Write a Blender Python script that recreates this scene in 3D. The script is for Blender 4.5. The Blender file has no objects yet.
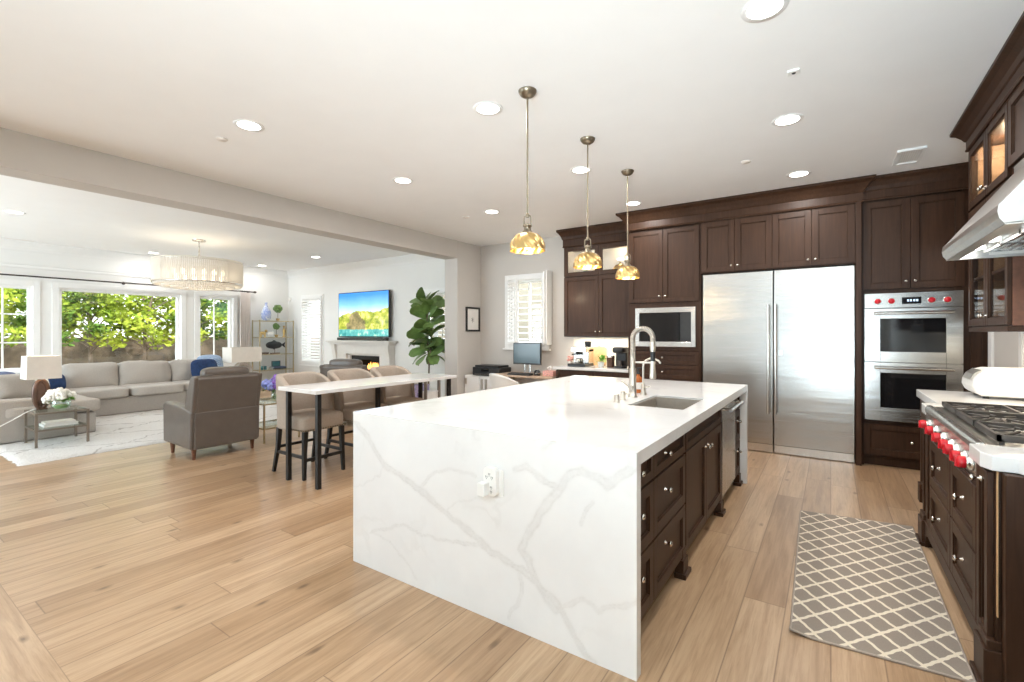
import bpy, math, random
from mathutils import Vector, Matrix, noise

random.seed(7)
PI = math.pi
S = bpy.context.scene
COL = S.collection
H = 3.02                                   # ceiling height

# ------------------------------------------------------------------ camera
cam_data = bpy.data.cameras.new('camera')
cam = bpy.data.objects.new('camera', cam_data)
COL.objects.link(cam)
cam.location = (0, 0, 1.3937)
cam.rotation_euler = (PI / 2, 0, 0.5963)
cam_data.sensor_width = 36
cam_data.lens = 469.7 * 36 / 1024
cam_data.shift_y = -7.66 / 1024
cam_data.clip_start = 0.05
S.camera = cam

# ------------------------------------------------------------------ colour management, world, sun, added fill lamps
S.view_settings.view_transform = 'Standard'
S.view_settings.look = 'None'
S.view_settings.gamma = 1
S.view_settings.use_curve_mapping = False
S.view_settings.exposure = 0.86
try:
    S.cycles.diffuse_bounces = 6
    S.cycles.max_bounces = 12
    S.cycles.transparent_max_bounces = 16
    S.cycles.sample_clamp_indirect = 6
    S.cycles.caustics_reflective = False
    S.cycles.caustics_refractive = False
except Exception:
    pass
W = bpy.data.worlds.new('sky_world')
S.world = W
W.use_nodes = True
bg = W.node_tree.nodes['Background']
bg.inputs[0].default_value = (0.80, 0.91, 1.0, 1)
bg.inputs[1].default_value = 6.0


def lamp(name, kind, loc, energy, color=(1, 1, 1), rot=None, aim=None, size=None, size_y=None, spot=None, blend=0.6, soft=None, parent=None):
    d = bpy.data.lights.new(name, kind)
    d.energy = energy
    d.color = color
    if kind == 'AREA':
        d.shape = 'RECTANGLE' if size_y else 'DISK'
        d.size = size
        if size_y:
            d.size_y = size_y
    if kind == 'SPOT':
        d.spot_size = spot
        d.spot_blend = blend
    if soft is not None and kind in ('SPOT', 'POINT'):
        d.shadow_soft_size = soft
    o = bpy.data.objects.new(name, d)
    COL.objects.link(o)
    o.location = loc
    if aim is not None:
        o.rotation_euler = (Vector(aim) - Vector(loc)).to_track_quat('-Z', 'Y').to_euler()
    elif rot is not None:
        o.rotation_euler = rot
    if parent is not None:
        o.parent = parent
        o.matrix_parent_inverse = Matrix.Translation(-Vector(parent.location))
    return o


sun = lamp('sun', 'SUN', (4, 2, 12), 2.8, (1.0, 0.95, 0.86), aim=(-4, 3.5, 0))
sun.data.angle = math.radians(0.6)
# area lamps added outside the unseen front windows, in place of daylight
lamp('front_fill_kitchen', 'AREA', (-1.6, -3.35, 1.55), 21, (0.84, 0.93, 1.0), aim=(-1.6, 5, 1.55), size=4.8, size_y=2.2)
lamp('front_fill_living', 'AREA', (-8.7, -3.35, 1.45), 215, (0.78, 0.90, 1.0), aim=(-8.7, 5, 1.45), size=4.6, size_y=2.5)
# upward-aimed lamps added low outside those windows to brighten the ceiling
for nm, xx, pw, sz in (('ceiling_fill_kitchen', 0.35, 232, 1.2), ('ceiling_fill_living', -8.7, 55, 4.4)):
    o = lamp(nm, 'AREA', (xx, -3.45, 0.42), pw, (0.74, 0.885, 1.0), aim=(xx, -0.7, 4.0), size=sz, size_y=0.9)
    o.data.spread = math.radians(106)
DOWNLIGHT_W = 8.8
PENDANT_W = 2.5


# ------------------------------------------------------------------ materials
class NT:
    def __init__(self, m):
        self.t = m.node_tree
        self.t.nodes.clear()

    def n(self, typ, ins=None, **props):
        nd = self.t.nodes.new(typ)
        for k, v in props.items():
            setattr(nd, k, v)
        for k, v in (ins or {}).items():
            sock = nd.inputs[k]
            if isinstance(v, bpy.types.NodeSocket):
                self.t.links.new(v, sock)
            else:
                if isinstance(v, tuple) and len(v) == 3 and sock.type == 'RGBA':
                    v = (*v, 1)
                sock.default_value = v
        return nd

    def math(self, op, a, b=0.0, c=0.0):
        return self.n('ShaderNodeMath', {0: a, 1: b, 2: c}, operation=op).outputs[0]

    def mix(self, f, a, b, mode='MIX'):
        nd = self.n('ShaderNodeMix', None, data_type='RGBA', blend_type=mode)
        for i, v in ((0, f), (6, a), (7, b)):
            s = nd.inputs[i]
            if isinstance(v, bpy.types.NodeSocket):
                self.t.links.new(v, s)
            else:
                s.default_value = (*v, 1) if isinstance(v, tuple) and len(v) == 3 else v
        return nd.outputs[2]

    def ramp(self, f, stops):
        nd = self.n('ShaderNodeValToRGB', {0: f})
        cr = nd.color_ramp
        while len(cr.elements) > 1:
            cr.elements.remove(cr.elements[-1])
        for i, (p, c) in enumerate(stops):
            e = cr.elements[0] if i == 0 else cr.elements.new(p)
            e.position = p
            e.color = (*c, 1) if len(c) == 3 else c
        return nd.outputs[0]

    def coord(self, scale=(1, 1, 1), kind='Object', rot=(0, 0, 0)):
        tc = self.n('ShaderNodeTexCoord')
        return self.n('ShaderNodeMapping', {0: tc.outputs[kind], 'Scale': scale, 'Rotation': rot}).outputs[0]

    def noise(self, vec, scale, detail=4, rough=0.55, dist=0.0):
        return self.n('ShaderNodeTexNoise', {'Vector': vec, 'Scale': scale, 'Detail': detail, 'Roughness': rough, 'Distortion': dist})

    def bump(self, h, strength=0.2, dist=0.01):
        return self.n('ShaderNodeBump', {'Height': h, 'Strength': strength, 'Distance': dist}).outputs[0]

    def out(self, shader):
        self.n('ShaderNodeOutputMaterial', {0: shader})

    def pbr(self, col, rough=0.5, metal=0.0, normal=None, **kw):
        ins = {'Base Color': col, 'Roughness': rough, 'Metallic': metal}
        if normal is not None:
            ins['Normal'] = normal
        ins.update(kw)
        b = self.n('ShaderNodeBsdfPrincipled', ins)
        self.out(b.outputs[0])
        return b


def new_mat(name):
    m = bpy.data.materials.new(name)
    m.use_nodes = True
    return m, NT(m)


def plain(name, col, rough=0.5, metal=0.0, var=0.06, scale=12.0, bump=0.0, bscale=60.0, **kw):
    m, t = new_mat(name)
    v = t.coord()
    nz = t.noise(v, scale).outputs[0]
    lo = tuple(c * (1 - var) for c in col)
    hi = tuple(min(1, c * (1 + var)) for c in col)
    nrm = None
    if bump:
        nrm = t.bump(t.noise(v, bscale).outputs[0], bump)
    t.pbr(t.ramp(nz, [(0.3, lo), (0.7, hi)]), rough, metal, nrm, **kw)
    return m


def glow(name, col, strength):
    m, t = new_mat(name)
    e = t.n('ShaderNodeEmission', {'Color': col, 'Strength': strength})
    t.out(e.outputs[0])
    return m


def glassy(name, tint=(1, 1, 1), refl=0.06):
    m, t = new_mat(name)
    tr = t.n('ShaderNodeBsdfTransparent', {'Color': tint})
    gl = t.n('ShaderNodeBsdfGlossy', {'Color': (1, 1, 1), 'Roughness': 0.02})
    lw = t.n('ShaderNodeLayerWeight', {'Blend': 0.25})
    f = t.math('ADD', t.math('MULTIPLY', t.math('POWER', lw.outputs[1], 3.0), 0.6), refl)
    mx = t.n('ShaderNodeMixShader', {0: f, 1: tr.outputs[0], 2: gl.outputs[0]})
    t.out(mx.outputs[0])
    return m


M = {}
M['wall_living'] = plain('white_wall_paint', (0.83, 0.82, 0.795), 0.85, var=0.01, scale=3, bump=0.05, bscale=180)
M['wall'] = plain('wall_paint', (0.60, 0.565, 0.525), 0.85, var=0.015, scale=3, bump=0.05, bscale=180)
M['ceiling'] = plain('ceiling_paint', (0.92, 0.91, 0.895), 0.9, var=0.01, scale=3, bump=0.04, bscale=200)
M['trim'] = plain('white_trim_paint', (0.86, 0.85, 0.83), 0.45, var=0.01)
M['nickel'] = plain('polished_nickel', (0.78, 0.75, 0.70), 0.18, 1.0, var=0.03)
M['brushed'] = plain('brushed_nickel', (0.62, 0.58, 0.52), 0.32, 1.0, var=0.05, scale=40)
M['antique'] = plain('antique_brass', (0.27, 0.225, 0.165), 0.35, 1.0, var=0.1, scale=20)
M['gold'] = plain('gold_brass', (0.60, 0.41, 0.17), 0.34, 1.0, var=0.06, scale=20)
M['shelf_gold'] = plain('champagne_metal', (0.50, 0.40, 0.24), 0.4, 0.7, var=0.06)
M['black'] = plain('black_metal', (0.018, 0.016, 0.015), 0.4, 0.3, var=0.2)
M['blackplastic'] = plain('black_plastic', (0.016, 0.016, 0.017), 0.35, var=0.2)
M['darkglass'] = plain('black_glass', (0.010, 0.010, 0.011), 0.06, var=0.1)
M['iron'] = plain('cast_iron', (0.085, 0.075, 0.068), 0.45, 0.5, var=0.2, bump=0.1)
M['red'] = plain('red_knob', (0.62, 0.012, 0.022), 0.22, var=0.05)
M['whiteplastic'] = plain('white_plastic', (0.84, 0.83, 0.80), 0.35, var=0.01)
M['linen'] = plain('lamp_linen', (0.80, 0.74, 0.67), 0.85, var=0.03, bump=0.1, bscale=300)
M['sofa'] = plain('sofa_fabric', (0.41, 0.375, 0.34), 0.95, var=0.10, scale=90, bump=0.25, bscale=260)
M['sofa2'] = plain('sofa_cushion_fabric', (0.47, 0.43, 0.39), 0.95, var=0.10, scale=90, bump=0.25, bscale=260)
M['leather'] = plain('taupe_leather', (0.120, 0.098, 0.082), 0.34, var=0.08, scale=9, bump=0.12, bscale=120)
M['stool'] = plain('stool_linen', (0.40, 0.33, 0.27), 0.9, var=0.06, scale=60, bump=0.2, bscale=300)
M['blue'] = plain('navy_fabric', (0.016, 0.042, 0.125), 0.9, var=0.3, scale=25)
M['walnut'] = plain('walnut_leg', (0.16, 0.065, 0.035), 0.4, var=0.2, scale=30)
M['bluegrey'] = plain('slate_blue_fabric', (0.13, 0.16, 0.26), 0.9, var=0.2, scale=25)
M['leaf'] = plain('fig_leaf', (0.15, 0.245, 0.07), 0.38, var=0.35, scale=7)
M['leaf_bright'] = plain('young_leaf', (0.16, 0.36, 0.05), 0.5, var=0.3, scale=30)
M['bark'] = plain('bark', (0.17, 0.12, 0.085), 0.9, var=0.3, scale=20, bump=0.4)
M['petal'] = plain('white_petal', (0.88, 0.86, 0.80), 0.8, var=0.05, scale=40)
M['hydrangea'] = plain('blue_petal', (0.30, 0.33, 0.66), 0.8, var=0.5, scale=14)
M['hydrangea2'] = plain('purple_petal', (0.27, 0.14, 0.50), 0.8, var=0.35, scale=14)
M['paper'] = plain('paper', (0.82, 0.80, 0.76), 0.8, var=0.03)
M['pinkpaper'] = plain('pink_print', (0.75, 0.38, 0.33), 0.7, var=0.4, scale=50)
M['lilac'] = plain('lilac_print', (0.45, 0.38, 0.60), 0.7, var=0.3, scale=30)
M['teal'] = plain('teal_ceramic', (0.02, 0.12, 0.14), 0.3, var=0.2)
M['amber'] = plain('amber_soap', (0.50, 0.14, 0.03), 0.2, var=0.2)
M['ceramicbrown'] = plain('bronze_ceramic', (0.12, 0.065, 0.045), 0.25, 0.3, var=0.25, scale=8)
M['curtain'] = plain('curtain_linen', (0.62, 0.56, 0.52), 0.9, var=0.04, bump=0.1, bscale=200)
M['rod'] = plain('dark_bronze', (0.07, 0.055, 0.05), 0.4, 0.6)
M['stucco'] = plain('stucco', (0.20, 0.165, 0.12), 0.95, var=0.06, scale=6, bump=0.2, bscale=40)
M['palestucco'] = plain('pale_stucco', (0.62, 0.60, 0.57), 0.95, var=0.04, scale=4, bump=0.2, bscale=40)
M['soil'] = plain('garden_soil', (0.20, 0.15, 0.10), 0.95, var=0.4, scale=5, bump=0.5, bscale=12)
M['stone'] = plain('stone_wall', (0.115, 0.078, 0.05), 0.9, var=0.55, scale=2.6, bump=0.6, bscale=9)
M['fireblack'] = plain('firebox_black', (0.012, 0.012, 0.012), 0.6, var=0.2)
M['ember'] = plain('ash_log', (0.20, 0.15, 0.12), 0.9, var=0.4, scale=30)
M['limestone'] = plain('mantel_limestone', (0.76, 0.73, 0.69), 0.6, var=0.03, scale=8)
M['tile'] = plain('backsplash', (0.72, 0.66, 0.55), 0.3, var=0.05, scale=14)
M['desktop'] = plain('desk_top', (0.50, 0.36, 0.26), 0.5, var=0.15, scale=14)
M['glass'] = glassy('window_glass', (0.97, 0.985, 0.98), 0.03)
M['cabglass'] = glassy('cabinet_glass', (0.95, 0.95, 0.94), 0.04)
M['vaseglass'] = glassy('vase_glass', (0.90, 0.95, 0.93), 0.12)
M['bulb'] = glow('warm_bulb', (1.0, 0.80, 0.50), 9)
M['candle'] = glow('chandelier_bulb', (1.0, 0.84, 0.60), 2.6)
M['lens'] = glow('downlight_lens', (1.0, 0.96, 0.90), 6)
M['flame'] = glow('flame', (1.0, 0.42, 0.09), 2.6)
M['display'] = glow('oven_display_digits', (0.55, 0.75, 1.0), 1.2)
M['chrome_strip'] = plain('steel_strip', (0.70, 0.68, 0.65), 0.22, 1.0, var=0.05)
M['oak_edge'] = plain('raw_oak_edge', (0.58, 0.36, 0.18), 0.6, var=0.15, scale=20)


def wood_dark():
    m, t = new_mat('espresso_wood')
    v = t.coord((26, 26, 1.6))
    a = t.noise(v, 1.6, 6, 0.6, 0.6).outputs[0]
    b = t.noise(t.coord((3, 3, 0.6)), 1.2, 3).outputs[0]
    f = t.math('ADD', t.math('MULTIPLY', a, 0.65), t.math('MULTIPLY', b, 0.35))
    c = t.ramp(f, [(0.30, (0.030, 0.0135, 0.0070)), (0.52, (0.051, 0.0240, 0.0128)), (0.75, (0.076, 0.037, 0.0205))])
    t.pbr(c, t.math('ADD', t.math('MULTIPLY', a, 0.12), 0.36), 0.0, t.bump(a, 0.05), **{'Specular IOR Level': 0.22})
    return m


def wood_floor():
    m, t = new_mat('oak_planks')
    tc = t.n('ShaderNodeTexCoord').outputs['Object']
    sp = t.n('ShaderNodeSeparateXYZ', {0: tc})
    X, Y = sp.outputs[0], sp.outputs[1]
    bord = t.math('LESS_THAN', Y, 0.563)
    # planks run along Y in the rooms and along X in the border board
    along = t.math('ADD', t.math('MULTIPLY', Y, t.math('SUBTRACT', 1, bord)), t.math('MULTIPLY', X, bord))
    across = t.math('ADD', t.math('MULTIPLY', X, t.math('SUBTRACT', 1, bord)), t.math('MULTIPLY', t.math('SUBTRACT', Y, 0.563), bord))
    PW, PL = 0.19, 1.9
    row = t.math('FLOOR', t.math('DIVIDE', across, PW))
    rr = t.n('ShaderNodeTexWhiteNoise', {'W': row}, noise_dimensions='1D').outputs[0]
    al = t.math('ADD', t.math('DIVIDE', along, PL), t.math('MULTIPLY', rr, 7.3))
    col = t.math('FLOOR', al)
    cell = t.n('ShaderNodeCombineXYZ', {0: row, 1: col, 2: bord})
    wn = t.n('ShaderNodeTexWhiteNoise', {'Vector': cell.outputs[0]}, noise_dimensions='3D')
    tone = wn.outputs[0]
    # seams
    fx = t.math('FRACT', t.math('DIVIDE', across, PW))
    dx = t.math('MULTIPLY', t.math('MINIMUM', fx, t.math('SUBTRACT', 1, fx)), PW)
    fy = t.math('FRACT', al)
    dy = t.math('MULTIPLY', t.math('MINIMUM', fy, t.math('SUBTRACT', 1, fy)), PL)
    d = t.math('MINIMUM', dx, dy)
    seam = t.math('SUBTRACT', 1, t.n('ShaderNodeMapRange', {0: d, 1: 0.0007, 2: 0.0042}).outputs[0])
    # grain
    off = t.math('MULTIPLY', tone, 37.0)
    gv = t.n('ShaderNodeCombineXYZ', {0: t.math('MULTIPLY', across, 30.0), 1: t.math('MULTIPLY', along, 1.7), 2: off}).outputs[0]
    g = t.noise(gv, 1.0, 6, 0.62, 0.5).outputs[0]
    gv2 = t.n('ShaderNodeCombineXYZ', {0: t.math('MULTIPLY', across, 7.0), 1: t.math('MULTIPLY', along, 0.8), 2: off}).outputs[0]
    g2 = t.noise(gv2, 1.0, 3, 0.5, 1.2).outputs[0]
    base = t.ramp(tone, [(0.0, (0.395, 0.250, 0.145)), (0.35, (0.485, 0.325, 0.197)), (0.7, (0.535, 0.370, 0.235)), (1.0, (0.445, 0.288, 0.168))])
    gv3 = t.n('ShaderNodeCombineXYZ', {0: t.math('MULTIPLY', across, 110.0), 1: t.math('MULTIPLY', along, 5.0), 2: off}).outputs[0]
    g3 = t.noise(gv3, 1.0, 4, 0.7, 0.3).outputs[0]
    gr = t.ramp(g, [(0.30, (0.66, 0.60, 0.54)), (0.58, (1.0, 1.0, 1.0))])
    gr2 = t.ramp(g2, [(0.30, (0.86, 0.82, 0.77)), (0.62, (1.04, 1.03, 1.01))])
    c = t.mix(0.85, base, gr, 'MULTIPLY')
    c = t.mix(0.8, c, gr2, 'MULTIPLY')
    c = t.mix(0.7, c, t.ramp(g3, [(0.33, (0.80, 0.76, 0.71)), (0.5, (1, 1, 1))]), 'MULTIPLY')
    # knots
    kv = t.n('ShaderNodeCombineXYZ', {0: t.math('MULTIPLY', across, 3.4), 1: t.math('MULTIPLY', along, 1.5), 2: 0.0}).outputs[0]
    vo = t.n('ShaderNodeTexVoronoi', {'Vector': kv, 'Scale': 1.0, 'Randomness': 1.0}, voronoi_dimensions='2D')
    kd = t.math('ADD', vo.outputs['Distance'], t.math('MULTIPLY', t.math('SUBTRACT', g, 0.5), 0.10))
    has = t.math('GREATER_THAN', t.n('ShaderNodeSeparateXYZ', {0: vo.outputs['Color']}).outputs[0], 0.50)
    k = t.math('MULTIPLY', t.math('SUBTRACT', 1, t.n('ShaderNodeMapRange', {0: kd, 1: 0.012, 2: 0.075}).outputs[0]), has)
    c = t.mix(t.math('MULTIPLY', k, 0.8), c, (0.13, 0.075, 0.04))
    c = t.mix(t.math('MULTIPLY', seam, 0.75), c, (0.17, 0.095, 0.05))
    h = t.math('SUBTRACT', t.math('MULTIPLY', g, 0.35), seam)
    t.pbr(c, t.math('ADD', t.math('MULTIPLY', g, 0.12), 0.25), 0.0, t.bump(h, 0.10, 0.004))
    return m


def quartz(name, attr=False):
    m, t = new_mat(name)
    v = t.coord((1, 1, 1))
    w = t.noise(v, 1.7, 5, 0.6)
    dv = t.n('ShaderNodeVectorMath', {0: v, 1: t.n('ShaderNodeVectorMath', {0: w.outputs[1], 3: 0.55}, operation='SCALE').outputs[0]}, operation='ADD').outputs[0]
    a = t.noise(dv, 1.15, 3, 0.5).outputs[0]
    ridge = t.math('ABSOLUTE', t.math('SUBTRACT', a, 0.5))
    vein = t.math('SUBTRACT', 1, t.n('ShaderNodeMapRange', {0: ridge, 1: 0.0, 2: 0.018}).outputs[0])
    mask = t.n('ShaderNodeMapRange', {0: t.noise(v, 2.3, 3).outputs[0], 1: 0.45, 2: 0.7}).outputs[0]
    f = t.math('MULTIPLY', t.math('MULTIPLY', vein, mask), 0.16 if attr else 0.42)
    if attr:
        at = t.n('ShaderNodeAttribute', None, attribute_name='vein').outputs[2]
        brk = t.n('ShaderNodeMapRange', {0: t.noise(v, 30, 4, 0.7).outputs[0], 1: 0.30, 2: 0.72, 3: 0.35, 4: 1.0}).outputs[0]
        f = t.math('MAXIMUM', f, t.math('MULTIPLY', at, brk))
    cloud = t.noise(v, 3.0, 4).outputs[0]
    base = t.ramp(cloud, [(0.35, (0.765, 0.755, 0.745)), (0.65, (0.81, 0.805, 0.795))])
    c = t.mix(f, base, (0.46, 0.43, 0.40))
    t.pbr(c, 0.13, 0.0)
    return m


def steel(name, horiz=True, rough=0.26, col=(0.50, 0.485, 0.46)):
    m, t = new_mat(name)
    v = t.coord((1.2, 1.2, 260) if horiz else (220, 220, 1.2))
    n = t.noise(v, 1.0, 4, 0.6).outputs[0]
    big = t.noise(t.coord((0.7, 0.7, 6.5)), 1.0, 2, 0.4).outputs[0]
    r = t.math('ADD', t.math('MULTIPLY', n, 0.05), rough - 0.02)
    c = t.ramp(n, [(0.3, tuple(x * 0.985 for x in col)), (0.7, tuple(min(1, x * 1.015) for x in col))])
    hh = t.math('ADD', t.math('MULTIPLY', n, 0.002), t.math('MULTIPLY', big, 1.0))
    t.pbr(c, r, 1.0, t.bump(hh, 0.32, 0.02))
    return m


def trellis():
    m, t = new_mat('trellis_weave')
    tc = t.n('ShaderNodeTexCoord').outputs['Object']
    sp = t.n('ShaderNodeSeparateXYZ', {0: tc})
    X = t.math('DIVIDE', sp.outputs[0], 0.128)
    Y = t.math('DIVIDE', sp.outputs[1], 0.172)
    def fam(s):
        u = t.math('ADD', X, t.math('MULTIPLY', Y, s))
        w = t.math('SUBTRACT', X, t.math('MULTIPLY', Y, s))
        u = t.math('ADD', u, t.math('MULTIPLY', t.math('SINE', t.math('MULTIPLY', w, 4 * PI)), 0.014))
        fr = t.math('FRACT', u)
        return t.math('ABSOLUTE', t.math('SUBTRACT', fr, 0.5))
    d = t.math('MINIMUM', fam(1.0), fam(-1.0))
    line = t.math('LESS_THAN', d, 0.075)
    nz = t.noise(tc, 220, 3).outputs[0]
    c = t.mix(line, (0.30, 0.245, 0.20), (0.80, 0.70, 0.55))
    c = t.mix(0.35, c, t.ramp(nz, [(0.3, (0.6, 0.6, 0.6)), (0.7, (1, 1, 1))]), 'MULTIPLY')
    t.pbr(c, 0.95, 0.0, t.bump(nz, 0.25, 0.004))
    return m


def shag():
    m, t = new_mat('cream_shag')
    tc = t.n('ShaderNodeTexCoord').outputs['Object']
    sp = t.n('ShaderNodeSeparateXYZ', {0: tc})
    nz = t.noise(tc, 3.0, 4)
    X = t.math('ADD', sp.outputs[0], t.math('MULTIPLY', nz.outputs[0], 0.22))
    Y = t.math('ADD', sp.outputs[1], t.math('MULTIPLY', nz.outputs[0], 0.22))
    def fam(s):
        u = t.math('FRACT', t.math('ADD', t.math('DIVIDE', X, 0.9), t.math('MULTIPLY', t.math('DIVIDE', Y, 1.5), s)))
        return t.math('ABSOLUTE', t.math('SUBTRACT', u, 0.5))
    d = t.math('MINIMUM', fam(1.0), fam(-1.0))
    line = t.math('SUBTRACT', 1, t.n('ShaderNodeMapRange', {0: d, 1: 0.008, 2: 0.022}).outputs[0])
    fine = t.noise(tc, 45, 4, 0.7).outputs[0]
    c = t.mix(t.math('MULTIPLY', line, 0.6), (0.80, 0.77, 0.74), (0.36, 0.32, 0.29))
    c = t.mix(0.5, c, t.ramp(fine, [(0.3, (0.80, 0.79, 0.78)), (0.65, (1, 1, 1))]), 'MULTIPLY')
    t.pbr(c, 1.0, 0.0, t.bump(fine, 0.8, 0.03))
    return m


def screen_landscape():
    m, t = new_mat('television_picture')
    tc = t.n('ShaderNodeTexCoord').outputs['Object']
    sp = t.n('ShaderNodeSeparateXYZ', {0: tc})
    z = t.math('DIVIDE', t.math('SUBTRACT', sp.outputs[2], 1.325), 0.99)
    x = t.math('DIVIDE', t.math('ADD', sp.outputs[0], 9.54), 1.71)
    n1 = t.noise(tc, 2.4, 4).outputs[0]
    n2 = t.noise(tc, 9.0, 5, 0.65).outputs[0]
    sky = t.ramp(t.math('ADD', z, t.math('MULTIPLY', n1, 0.12)), [(0.55, (0.72, 0.86, 1.0)), (0.78, (0.22, 0.52, 0.95)), (1.0, (0.05, 0.26, 0.78))])
    hill = t.ramp(n2, [(0.30, (0.10, 0.17, 0.03)), (0.5, (0.42, 0.46, 0.06)), (0.62, (0.75, 0.66, 0.20)), (0.8, (0.85, 0.80, 0.55))])
    rock = t.ramp(n2, [(0.3, (0.08, 0.06, 0.04)), (0.7, (0.40, 0.30, 0.16))])
    wat = t.ramp(n2, [(0.35, (0.03, 0.22, 0.22)), (0.55, (0.12, 0.46, 0.42)), (0.7, (0.65, 0.80, 0.55))])
    ridge = t.math('ADD', 0.50, t.math('MULTIPLY', t.math('SUBTRACT', n1, 0.5), 0.28))
    ridge = t.math('ADD', ridge, t.math('MULTIPLY', x, 0.12))
    c = t.mix(t.math('LESS_THAN', z, ridge), sky, hill)
    rx = t.math('ABSOLUTE', t.math('SUBTRACT', t.math('ADD', x, t.math('MULTIPLY', t.math('SUBTRACT', n2, 0.5), 0.25)), 0.36))
    rk = t.math('LESS_THAN', t.math('ADD', z, t.math('MULTIPLY', t.math('MULTIPLY', rx, rx), 9.0)), 0.56)
    c = t.mix(t.math('MULTIPLY', rk, 0.85), c, rock)
    c = t.mix(t.math('LESS_THAN', t.math('ADD', z, t.math('MULTIPLY', n2, 0.08)), 0.20), c, wat)
    e = t.n('ShaderNodeEmission', {'Color': c, 'Strength': 1.0})
    gl = t.n('ShaderNodeBsdfGlossy', {'Color': (1, 1, 1), 'Roughness': 0.1})
    mx = t.n('ShaderNodeMixShader', {0: 0.04, 1: e.outputs[0], 2: gl.outputs[0]})
    t.out(mx.outputs[0])
    return m


def crystal():
    m, t = new_mat('crystal_strands')
    v = t.coord((1, 1, 1))
    n = t.noise(v, 40, 2).outputs[0]
    b = t.n('ShaderNodeBsdfPrincipled', {'Base Color': (0.72, 0.68, 0.62), 'Roughness': 0.15, 'Alpha': 0.76,
                                         'Emission Color': (1.0, 0.86, 0.66), 'Emission Strength': 0.10})  # faint glow put into the crystal, as if lit by the bulbs
    t.t.links.new(t.bump(n, 0.3), b.inputs['Normal'])
    t.out(b.outputs[0])
    return m


def foliage_mat(name, a, b):
    m, t = new_mat(name)
    n = t.noise(t.coord(), 2.2, 3).outputs[0]
    c = t.ramp(n, [(0.32, a), (0.68, b)])
    df = t.n('ShaderNodeBsdfDiffuse', {'Color': c})
    tl = t.n('ShaderNodeBsdfTranslucent', {'Color': c})
    mx = t.n('ShaderNodeMixShader', {0: 0.35, 1: df.outputs[0], 2: tl.outputs[0]})
    t.out(mx.outputs[0])
    return m


def vase_mat():
    m, t = new_mat('blue_white_glaze')
    n = t.noise(t.coord(), 9, 4, 0.6, 1.0).outputs[0]
    t.pbr(t.ramp(n, [(0.42, (0.80, 0.82, 0.88)), (0.52, (0.20, 0.28, 0.62)), (0.62, (0.75, 0.78, 0.86))]), 0.15)
    return m


def striped_pillow():
    m, t = new_mat('blue_white_pattern')
    v = t.coord()
    w = t.n('ShaderNodeTexWave', {'Vector': v, 'Scale': 26.0, 'Distortion': 5.0, 'Detail': 2.0}).outputs[1]
    t.pbr(t.ramp(w, [(0.35, (0.16, 0.27, 0.48)), (0.65, (0.50, 0.60, 0.74))]), 0.9)
    return m


M['wood'] = wood_dark()
M['floor'] = wood_floor()
M['quartz'] = quartz('white_quartz')
M['quartz_veined'] = quartz('white_quartz_veined', True)
M['steel'] = steel('brushed_steel')
M['steelv'] = steel('brushed_steel_vertical', False)
M['pewter'] = plain('pewter_bronze', (0.27, 0.225, 0.185), 0.42, 0.7, var=0.08)
M['sinksteel'] = plain('sink_steel', (0.47, 0.42, 0.36), 0.48, 0.75, var=0.05, scale=30)
M['steelplain'] = plain('satin_steel', (0.60, 0.58, 0.55), 0.30, 1.0, var=0.05, scale=30)
M['trellis'] = trellis()
M['shag'] = shag()
M['screen'] = screen_landscape()
M['crystal'] = crystal()
M['tree_a'] = foliage_mat('yellow_green_leaves', (0.11, 0.18, 0.018), (0.46, 0.49, 0.07))
M['tree_b'] = foliage_mat('mid_green_leaves', (0.045, 0.11, 0.02), (0.24, 0.33, 0.055))
M['tree_c'] = foliage_mat('dry_leaves', (0.11, 0.10, 0.035), (0.36, 0.29, 0.12))
M['vase'] = vase_mat()
M['pattern'] = striped_pillow()


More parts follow.
